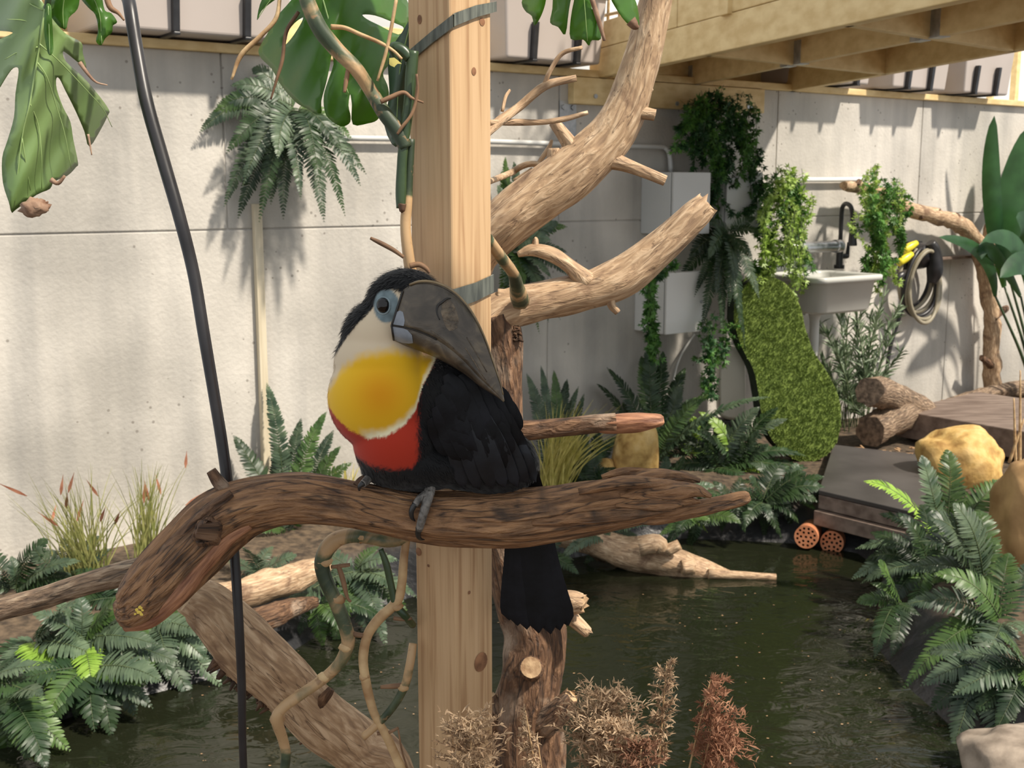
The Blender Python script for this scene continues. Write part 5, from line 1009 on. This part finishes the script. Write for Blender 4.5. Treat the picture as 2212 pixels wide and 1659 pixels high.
# ---- reed plumes in front
def plume(px, py, blen, wid, Y, seed, m, label, bend=0., stem_to=None, onesided=0, n=420):
    rng = random.Random(seed); tip = at(px, py, Y); base = np.array([tip[0] + (stem_to if stem_to is not None else rng.uniform(-.03, .03)), Y + .02, 0.0])
    t = thing('reed_plume', label, 'reed', base, 'dry reed plumes before the pond')
    P = np.array([[*base, .0022], [*(base * .55 + tip * .45 + [bend * .3, 0, 0]), .002], [*(base * .2 + tip * .8 + [bend * .6, 0, 0]), .0015], [*tip, .0006]])
    tubeobj('stem', P, 'vine_tan', t, sub=6, n=5); C = cr(P[:, :3], 14); s = np.concatenate([[0], np.cumsum(np.linalg.norm(np.diff(C, axis=0), axis=1))]); tot = s[-1]
    B = MB(); nb_ = max(16, n // 5)
    for i in range(nb_):
        d = (i + rng.random()) / nb_ * blen; c = np.array([np.interp(tot - d, s, C[:, k]) for k in range(3)]); dn = d / blen
        ang = rng.uniform(0, 6.28); ux = math.cos(ang); ux = abs(ux) * onesided if onesided else ux; w = wid * (.35 + .9 * math.sin(math.pi * min(1, dn * .75 + .12))) * rng.uniform(.6, 1.2)
        e = c + np.array([ux * w, math.sin(ang) * w * .7, w * rng.uniform(.5, 1.2) * (.35 if onesided else 1)]); md = (c + e) / 2 + np.array([0, 0, w * (.3 if onesided else -.1)]); e2 = e + np.array([ux * w * .3, 0, -w * rng.uniform(0, .5)])
        blade(B, c, md, e2, .0011, nrm([rng.gauss(0, 1), -1, rng.gauss(0, 1)]), seg=4, prof=(1, 1, .8, .4))
        for j in range(16):
            t_ = rng.uniform(.2, 1); f = (1 - t_) ** 2 * c + 2 * t_ * (1 - t_) * md + t_ * t_ * e2; h = rng.uniform(.004, .011) * (.8 + wid * 12)
            dr = nrm([ux * .6 + rng.gauss(0, .7), rng.gauss(0, .7), rng.gauss(.5, .6)]); g = f + dr * h
            blade(B, f, (f + g) / 2 + [0, 0, .001], g + [0, 0, -.001], rng.uniform(.0011, .0026), nrm([rng.gauss(0, 1), -1, rng.gauss(0, 1)]), seg=2, prof=(.6, 1, .2))
    B.build('plume', m, t, kind='stuff')
plume(1303, 1508, .11, .033, 1.30, 1, 'plume', 'dense fluffy tan reed plume standing beside the dark trunk', n=900)
plume(1258, 1525, .05, .008, 1.31, 2, 'plume', 'slim pale reed plume tip beside the dense fluffy plume', stem_to=-.02, n=120)
plume(1332, 1568, .08, .024, 1.27, 3, 'plume', 'short bushy tan reed plume under the dense fluffy plume', n=500)
plume(1440, 1436, .13, .011, 1.33, 4, 'plume', 'tall narrow upright reed plume with curled pale hairs', stem_to=-.04, n=340)
plume(1535, 1468, .11, .03, 1.36, 5, 'plume_red', 'reddish one-sided reed plume arching to the right', stem_to=-.1, bend=-.015, onesided=.8, n=260)
plume(1540, 1560, .08, .045, 1.34, 6, 'plume_red', 'low reddish reed plume drooping under the arching one', stem_to=-.08, bend=-.01, onesided=.8, n=420)
plume(1385, 1612, .05, .02, 1.26, 7, 'plume_red', 'short brown reed plume at the foot of the narrow upright one', n=260)
plume(1018, 1560, .09, .028, 1.27, 8, 'plume', 'tan reed plume in front of the timber post', n=520)
plume(1135, 1535, .09, .012, 1.29, 9, 'plume', 'thin sparse reed plume crossing the dark trunk', stem_to=.09, bend=.01, onesided=-1, n=70)
plume(1160, 1590, .07, .02, 1.29, 10, 'plume', 'sparse bent reed spray low on the dark trunk', stem_to=.06, bend=.012, onesided=-1, n=60)

# ================================================================ THE TOUCAN
YT = 1.36; KT = F / YT * .985
def TL(x, y, d): return at(x, y, YT - d / KT)
bird = thing('toucan', 'black toucan with yellow bib and dark bill perched on the log', 'bird', TL(930, 1062, 0))
bm = bmesh.new()
def ell(cx, cy, d, rx, ry, rd, rot=0):
    M_ = Matrix.Translation((cx, -d, -cy)) @ Matrix.Rotation(R(rot), 4, 'Y') @ Matrix.Diagonal((rx, rd, ry, 1)); bmesh.ops.create_icosphere(bm, subdivisions=4, radius=1, matrix=M_)
ell(876, 663, 18, 88, 84, 74); ell(822, 730, 8, 84, 90, 80, 25); ell(818, 790, 8, 98, 100, 92); ell(820, 858, 12, 113, 118, 104); ell(856, 955, 6, 94, 100, 92, -8)
ell(900, 1012, 0, 122, 50, 78); ell(1015, 930, -8, 100, 150, 88, -30); ell(960, 870, -2, 110, 110, 84); ell(1085, 1000, -22, 78, 72, 66); ell(1040, 1025, -15, 120, 38, 66)
me = bpy.data.meshes.new('t'); bm.to_mesh(me); bm.free(); to = bpy.data.objects.new('t', me); COL.objects.link(to)
md = to.modifiers.new('r', 'REMESH'); md.mode = 'VOXEL'; md.voxel_size = 4.0
md = to.modifiers.new('s', 'SMOOTH'); md.factor = .5; md.iterations = 14
dg = bpy.context.evaluated_depsgraph_get(); ev = bpy.data.meshes.new_from_object(to.evaluated_get(dg)); bpy.data.objects.remove(to)
LV = np.array([tuple(v.co) for v in ev.vertices]); LF_ = [list(p.vertices) for p in ev.polygons]; LN = np.array([tuple(v.normal) for v in ev.vertices]); bpy.data.meshes.remove(ev)
BVH = BVHTree.FromPolygons([Vector(v) for v in LV], LF_)
def sm01(a, b, x): t = np.clip((x - a) / (b - a), 0, 1); return t * t * (3 - 2 * t)
def bcol(x, y, d):
    x = np.asarray(x, float); y = np.asarray(y, float)
    K = np.array([.0035, .0035, .0045]); CR = np.array([.64, .52, .37]); YE = np.array([.80, .48, .012]); OR = np.array([.70, .30, .004]); RD = np.array([.40, .028, .010]); BL = np.array([.20, .265, .29]); WH = np.array([.82, .76, .52])
    n1 = np.array([noise.noise((a * .09, b * .09, c * .09)) for a, b, c in zip(x, y, d)]); n2 = np.array([noise.noise((a * .3, b * .12, c * .3)) for a, b, c in zip(x, y, d)])
    yb = np.interp(x, [640, 700, 712, 728, 755, 795, 835, 872, 897, 906, 914, 930, 942, 990], [850, 862, 882, 905, 930, 948, 943, 920, 890, 860, 832, 800, 775, 700])
    nb = (yb - y)  # > 0 inside the bib
    yl = np.interp(x, [640, 715, 740, 780, 850, 900, 945], [850, 835, 795, 768, 757, 762, 770])   # cream to yellow
    fy = sm01(-16, 16, y - yl + n1 * 6); core = np.exp(-(((x - 822) / 62) ** 2 + ((y - 850) / 62) ** 2))[:, None]
    ye = YE * (1 - core) + OR * core; c = CR * (1 - fy[:, None]) + ye * fy[:, None]
    edge = (1 - sm01(4, 26, nb + n1 * 5)) * sm01(770, 800, x); c = c * (1 - edge[:, None]) + WH * edge[:, None]
    fr = 1 - sm01(-3, 5, nb + n2 * 5); c = c * (1 - fr[:, None]) + RD * fr[:, None]
    lowr = np.interp(x, [700, 770, 800, 850, 890, 908], [965, 985, 1005, 1014, 1008, 985])
    fk = np.maximum(sm01(-6, 8, y - lowr + n2 * 7), sm01(896, 910, x + n2 * 7 - np.maximum(0, (895 - y)) * .0) * fr); fk *= fr
    c = c * (1 - fk[:, None]) + K * fk[:, None]
    cap = np.interp(x, [640, 700, 722, 742, 764, 790, 806, 815, 828, 856, 880, 930, 980], [900, 810, 770, 738, 708, 682, 664, 642, 627, 626, 640, 690, 760])
    fc = 1 - sm01(-3, 4, y - cap + n2 * 4); c = c * (1 - fc[:, None]) + K * fc[:, None]
    wing = sm01(0, 10, (x - np.interp(y, [560, 770, 800, 850, 900, 940, 1080], [1e3, 945, 930, 908, 900, 905, 905])) + n2 * 6) * (y > 700); c = c * (1 - wing[:, None]) + K * wing[:, None]
    rr = np.sqrt(((x - 835) / 28) ** 2 + ((y - 661) / 37) ** 2); fb = (1 - sm01(.92, 1.05, rr)) * (np.asarray(d) > -5); c = c * (1 - fb[:, None]) + BL * (.8 + .3 * n1[:, None]) * fb[:, None]
    return c
CB = bcol(LV[:, 0], -LV[:, 2], -LV[:, 1])
WV = np.array([TL(a, -c, -b) for a, b, c in LV])
body = MB().add(WV, LF_, 0, None, CB).build('body', 'plumage', bird, col=True)
# short feathers all over
rng = random.Random(12); B = MB(); tri = [f for f in LF_]; cen = np.array([LV[f].mean(0) for f in tri]); cn = np.array([LN[f].mean(0) for f in tri])
pick = rng.choices(range(len(tri)), k=17000); PV = []; PF = []; PC = []; k = 0
cols = bcol(cen[:, 0], -cen[:, 2], -cen[:, 1])
for i in pick:
    c = cen[i] + np.array([rng.uniform(-2, 2) for _ in range(3)]); x, y = c[0], -c[2]; nn = nrm(cn[i])
    if ((x - 835) / 31) ** 2 + ((y - 661) / 40) ** 2 < 1 or nn[1] > .55: continue
    flow = np.array([-.55, 0, -.8]) if (y < 780 and x < 900) else (np.array([.1, 0, -1]) if x < 905 else np.array([.55, 0, -.83]))
    flow = flow + np.array([rng.gauss(0, .15), 0, rng.gauss(0, .15)]); fl_ = nrm(flow - nn * np.dot(flow, nn)); sd_ = np.cross(nn, fl_)
    blk = cols[i].max() < .1; L_ = rng.uniform(11, 19) if blk and y < 790 and x < 860 else rng.uniform(9, 15) if blk else rng.uniform(7, 12); w = rng.uniform(1.2, 2.) if blk else rng.uniform(.6, 1.1); lift = (.5 if blk and y < 800 else .07 if blk else .03) * rng.uniform(.3, 1.2)
    if not blk and (nn[1] < -.3 or rng.random() < .4): continue
    e = nrm(fl_ + nn * lift); P3 = [c - sd_ * w - nn * .6, c + sd_ * w - nn * .6, c + e * L_ * .6 + sd_ * w * .8, c + e * L_, c + e * L_ * .6 - sd_ * w * .8]
    PV += [TL(q[0], -q[2], -q[1]) for q in P3]; PC += [cols[i] * rng.uniform(.93, 1.05)] * 5; PF.append([k, k + 1, k + 2, k + 3, k + 4]); k += 5
B.add(PV, PF, 0, None, PC); B.build('plumage', 'plumage', body, col=True, kind='stuff')
# wing feathers laid over the body
def surf(x, y, lift):
    h = BVH.ray_cast(Vector((x, -1000, -y)), Vector((0, 1, 0)))
    return (-h[0].y + lift) if h[0] is not None else None
wing = None
def feather(pts, w, m, parent, name, lift=4, dflt=None, tipf=.35, lifts=None):
    P = cr(np.array(pts, float), 5); m_ = len(P); T = nrm(np.gradient(P[:, :2], axis=0)); S = np.stack([-T[:, 1], T[:, 0]], 1); t = np.linspace(0, 1, m_)
    pr = np.clip(np.minimum(.45 + t * 1.6, 1) * np.sqrt(np.clip(1 - ((t - (1 - tipf)) / tipf).clip(0) ** 2, 0, 1)), .03, 1) * w / 2
    V = []; last = dflt
    for i in range(m_):
        if P.shape[1] > 2: d = P[i, 2]
        else:
            d = surf(P[i, 0], P[i, 1], lift); d = last if d is None else d; last = d
        for f, h in ((-1, -2.2), (-.5, .3), (0, 1.2), (.5, .3), (1, -2.2)): V.append(TL(P[i, 0] + S[i, 0] * pr[i] * f, P[i, 1] + S[i, 1] * pr[i] * f, d + h * min(1, w / 26)))
    return MB().add(V, [[5 * i + k, 5 * i + k + 1, 5 * i + k + 6, 5 * i + k + 5] for i in range(m_ - 1) for k in range(4)]).build(name, m, parent)
rng = random.Random(9)
wg = None
prim = [((1070, 880), (1120, 960), (1158, 1042), 30), ((1062, 890), (1105, 970), (1140, 1050), 30), ((1050, 895), (1085, 975), (1118, 1052), 32), ((1030, 895), (1062, 980), (1092, 1054), 32), ((1012, 900), (1040, 985), (1065, 1056), 34), ((990, 900), (1012, 985), (1036, 1058), 34), ((965, 900), (985, 985), (1005, 1058), 34)]
for k, (a, b, c, w) in enumerate(prim[::-1]):
    o = feather([a, b, c], w, 'feather_blue', bird if wg is None else wg, 'wing' if wg is None else 'primary_feather', lift=5 + k * .8, dflt=60)
    wg = wg or o
for row in range(5):
    for j in range(7):
        x0 = 930 + j * 25 + row * 9 + rng.uniform(-4, 4); y0 = 905 - row * 24 + j * 5 + rng.uniform(-4, 4)
        if (row == 0 and j > 5) or x0 + 56 > np.interp(y0 + 82, [840, 900, 960, 1040], [1080, 1118, 1146, 1164]): continue
        feather([(x0, y0), (x0 + 22, y0 + 38), (x0 + 42, y0 + 82)], 44, 'feather_black', wg, 'covert_feather', lift=6 + row * .7, dflt=70)
# tail
tl = None
for k, (x1, y1, d1) in enumerate([(1100, 1340, -84), (1228, 1352, -84), (1118, 1352, -81), (1210, 1362, -81), (1138, 1360, -78), (1190, 1370, -78), (1164, 1368, -75)]):
    f = (x1 - 1164) / 66
    o = feather([(1125 + f * 22, 1000, -42), (1134 + f * 26, 1070, -76), (1145 + f * 34, 1180, d1), (1153 + f * 50, 1270, d1), (x1, y1, d1)], 44, 'feather_black', bird if tl is None else tl, 'tail' if tl is None else 'tail_feather', tipf=.12)
    tl = tl or o
# bill
SB = [((873, 619), (846, 703), (851, 738), 46, 60), ((905, 605), (888, 711), (894, 754), 50, 66), ((945, 608), (928, 726), (933, 769), 48, 72), ((985, 630), (965, 748), (969, 787), 43, 79), ((1018, 668), (1000, 778), (1003, 808), 36, 86), ((1045, 720), (1031, 811), (1034, 833), 28, 93), ((1066, 780), (1059, 838), (1061, 850), 18, 99), ((1082, 830), (1078, 856), (1078, 861), 9, 104), ((1090, 866), (1088, 868), (1088, 869), 2, 106)]
SA = np.array([[*t, *m, *b, w, d] for t, m, b, w, d in SB]); SA = cr(SA, 5)
def billpart(a, b, fw, name, par, m, k=12, f0=0, f1=None):
    V = []; rows = SA[f0:f1]
    for r in rows:
        Tp, Mp, Bp, w, d = r[0:2], r[2:4], r[4:6], r[6], r[7]; A0, A1 = (Tp, Mp) if a == 'u' else (Mp, Bp); ring = []
        for q in range(k + 1):
            t = q / k; ring.append((*(A0 + (A1 - A0) * t), d + w * fw(t)))
        for q in range(k, -1, -1):
            t = q / k; ring.append((*(A0 + (A1 - A0) * t), d - w * fw(t)))
        V += [TL(*p) for p in ring]
    n = 2 * (k + 1); m_ = len(rows)
    Fc = [[i * n + q, i * n + (q + 1) % n, (i + 1) * n + (q + 1) % n, (i + 1) * n + q] for i in range(m_ - 1) for q in range(n)] + [list(range(n))[::-1], [(m_ - 1) * n + q for q in range(n)]]
    return MB().add(V, Fc).build(name, m, par)
up = billpart('u', 'm', lambda t: (.42 + .58 * math.sin(min(1, t * 1.1) * math.pi / 2) ** .8) if t > 0 else .2, 'upper_bill', bird, 'bill')
lo_ = billpart('l', 'b', lambda t: 1.0 * math.sqrt(max(0, 1 - (t * .985) ** 3.6)), 'lower_bill', bird, 'bill')
def bd(t, s, upper=True, off=1.2):       # point on the bill side, t down, s row
    r = SA[s]; A0, A1 = (r[0:2], r[2:4]) if upper else (r[2:4], r[4:6]); p = A0 + (A1 - A0) * t
    w = r[6] * ((.42 + .58 * math.sin(min(1, t * 1.1) * math.pi / 2) ** .8) if upper else 1.0 * math.sqrt(max(0, 1 - (t * .985) ** 3.6)))
    return TL(p[0], p[1], r[7] + w + off)
# black line round the bill base, gape line, pale patches, broken flake
tubeobj('base_line', np.array([[*bd(t, 0), .0013] for t in np.linspace(.12, 1, 8)] + [[*bd(t, 0, False), .0013] for t in np.linspace(.15, .9, 5)]), 'bill_edge', up, sub=3, n=6)
tubeobj('gape_line', np.array([[*bd(1, s), .0007] for s in range(0, 13, 2)]), 'bill_edge', up, sub=3, n=5)
def patch(rows, name, m, upper, off=1.0):        # rows of (s, t0, t1)
    V = [bd(t0 + (t1 - t0) * k / 6, q, upper, off) for q, t0, t1 in rows for k in range(7)]; n = len(rows)
    return MB().add(V, [[7 * i + k, 7 * i + k + 1, 7 * i + k + 8, 7 * i + k + 7] for i in range(n - 1) for k in range(6)]).build(name, m, up)
patch([(0, .66, .97), (1, .62, .97), (2, .66, .97), (3, .85, .97)], 'pale_patch', 'bill_pale', True)
patch([(0, .06, .85), (1, .05, .9), (2, .05, .9), (3, .05, .85), (4, .1, .8), (5, .3, .7)], 'pale_patch', 'bill_pale', False)
tubeobj('culmen_ridge', np.array([[*bd(.03, q), .0016 * (1 - q / 60)] for q in range(2, 40, 3)]), 'bill_ridge', up, sub=3, n=6)
patch([(12, .36, .5), (13, .24, .62), (14, .2, .7), (15, .24, .72), (16, .3, .66), (17, .4, .56)], 'chipped_flake', 'bill_flake', True, .7)
tubeobj('flake_crack_shadow', np.array([[*bd(t, q), .0013 * k] for t, q, k in ((.17, 14, .4), (.22, 13, 1), (.32, 12, 1.1), (.42, 11, 1), (.54, 11, .7), (.64, 12, .4))]), 'bill_edge', up, sub=4, n=6)  # black line draws the crack and the shadow of the chip
for L in (((.75, 20), (.8, 23), (.86, 26), (.9, 28)), ((.55, 20), (.6, 24), (.66, 28)), ((.9, 10), (.93, 14), (.95, 17))):
    tubeobj('scratch', np.array([[*bd(t, q), .0005] for t, q in L]), 'bill_flake', up, sub=4, n=5)
# eye
def sphere(c, r, sub=3):
    bm = bmesh.new(); bmesh.ops.create_icosphere(bm, subdivisions=sub, radius=1); V = [TL(c[0] + v.co.x * r[0], c[1] - v.co.z * r[1], c[2] - v.co.y * r[2]) for v in bm.verts]; Fc = [[w.index for w in f.verts] for f in bm.faces]; bm.free(); return MB().add(V, Fc)
de = surf(828, 660, 0) or 70
eye = sphere((828, 660, de + 1), (14, 16.5, 9)).build('eye', 'eye', bird)
lid = np.array([[*TL(828 + 15 * math.cos(a), 660 - 18 * math.sin(a), (surf(828 + 15 * math.cos(a), 660 - 18 * math.sin(a), 0) or de)), .0012] for a in np.linspace(0, 2 * math.pi, 17)])
tubeobj('eyelid', lid, 'eyelid', eye, sub=3, n=8, caps=(0, 0))
# feet
def toe(L, par, name='toe'): return tubeobj(name, np.array([[*TL(a, b, c), r / KT] for a, b, c, r in L]), 'toe', par, sub=5, n=10, bark=.1, bf=(1, 60))
def claw(L, par): return tubeobj('claw', np.array([[*TL(a, b, c), r / KT] for a, b, c, r in L]), 'claw', par, sub=5, n=8)
ft = tubeobj('foot', np.array([[*TL(a, b, c), r / KT] for a, b, c, r in ((935, 1030, 20, 12), (928, 1060, 40, 12), (922, 1078, 58, 11))]), 'toe', bird, sub=4, n=10)
toe([(930, 1064, 48, 10), (922, 1085, 62, 10.5), (913, 1115, 68, 9.5), (905, 1145, 60, 8)], ft); claw([(905, 1140, 62, 7.5), (903, 1155, 56, 6), (908, 1164, 46, 4), (917, 1166, 36, 1)], ft)
toe([(922, 1066, 46, 9), (905, 1078, 58, 8), (896, 1092, 64, 7)], ft); claw([(897, 1088, 64, 7), (889, 1103, 66, 6), (890, 1118, 64, 4.5), (897, 1126, 60, 1.2)], ft)
ft2 = toe([(800, 1030, 20, 10), (789, 1040, 40, 9), (783, 1046, 50, 8)], bird, 'foot'); claw([(784, 1044, 50, 7), (777, 1051, 54, 5), (776, 1060, 52, 2)], ft2)

# ================================================================ unseen monstera added beside the viewer to shade perch and toucan
def shade_leaf(parent, target, t, size, rot, seed):
    sd_ = nrm(np.array(SUN_DIR)); c = np.asarray(target) - sd_ * t; rng = random.Random(seed)
    nn = nrm(-sd_ + np.array([rng.uniform(-.25, .25), rng.uniform(-.25, .25), .1])); u = nrm(np.cross(nn, [0, 0, 1])); v = np.cross(nn, u); u, v = u * math.cos(rot) + v * math.sin(rot), v * math.cos(rot) - u * math.sin(rot)
    half = [(0, .42), (.16, .5), (.34, .42), (.22, .30), (.42, .30), (.5, .16), (.27, .12), (.48, .04), (.46, -.12), (.25, -.07), (.42, -.22), (.32, -.36), (.17, -.2), (.2, -.46), (.0, -.62)]
    out = half + [(-a, b) for a, b in half[-2:0:-1]]
    V = [c + (u * a + v * b) * size - nn * size * .35 * a * a for a, b in out]; V.append(c + v * size * .0); n = len(out)
    # fan round the midrib point of each edge
    mids = [c + v * size * b for b in (.4, .3, .15, 0., -.15, -.3, -.5)]; k0 = len(V); V += mids; Fc = []
    def near(b): return k0 + int(np.argmin([abs(b - q) for q in (.4, .3, .15, 0., -.15, -.3, -.5)]))
    for i in range(n):
        j = (i + 1) % n; a, b = near(out[i][1]), near(out[j][1])
        Fc.append([i, j, a] if a == b else [i, j, b, a])
    o = MB().add(V, Fc).build('leaf', 'monstera', parent); m = o.modifiers.new('thickness', 'SOLIDIFY'); m.thickness = .001
    return c + v * size * .42
sroot = np.array([1.15, .35, 0]); sp_t = thing('added_shade_monstera', 'unseen tall monstera plant with broad split leaves, added to shade the perch', 'plant', sroot)
tubeobj('stem', np.array([[*sroot, .02], [1.1, .4, .9, .018], [1.0, .5, 1.7, .015], [.95, .55, 2.2, .01]]), 'vine', sp_t, sub=6, n=10, bark=.1)
for k, (px, py, Yk, t, sz_, ro) in enumerate(( (1010, 960, 1.34, 1.15, .30, 2.1), (620, 1080, 1.36, 1.3, .32, 4.0), (1280, 1090, 1.36, 1.1, .34, 1.2), (380, 1220, 1.34, 1.4, .30, 5.2), (560, 1450, 1.5, 1.35, .24, .9))):
    q = shade_leaf(sp_t, at(px, py, Yk), t, sz_, ro, k); a = np.array([1.02, .48, min(2.1, max(.9, q[2] - .15))])
    tubeobj('petiole', np.array([[*a, .007], [*((a + q) / 2 + [0, 0, .06]), .006], [*q, .004]]), 'vine_green', sp_t, sub=5, n=7)
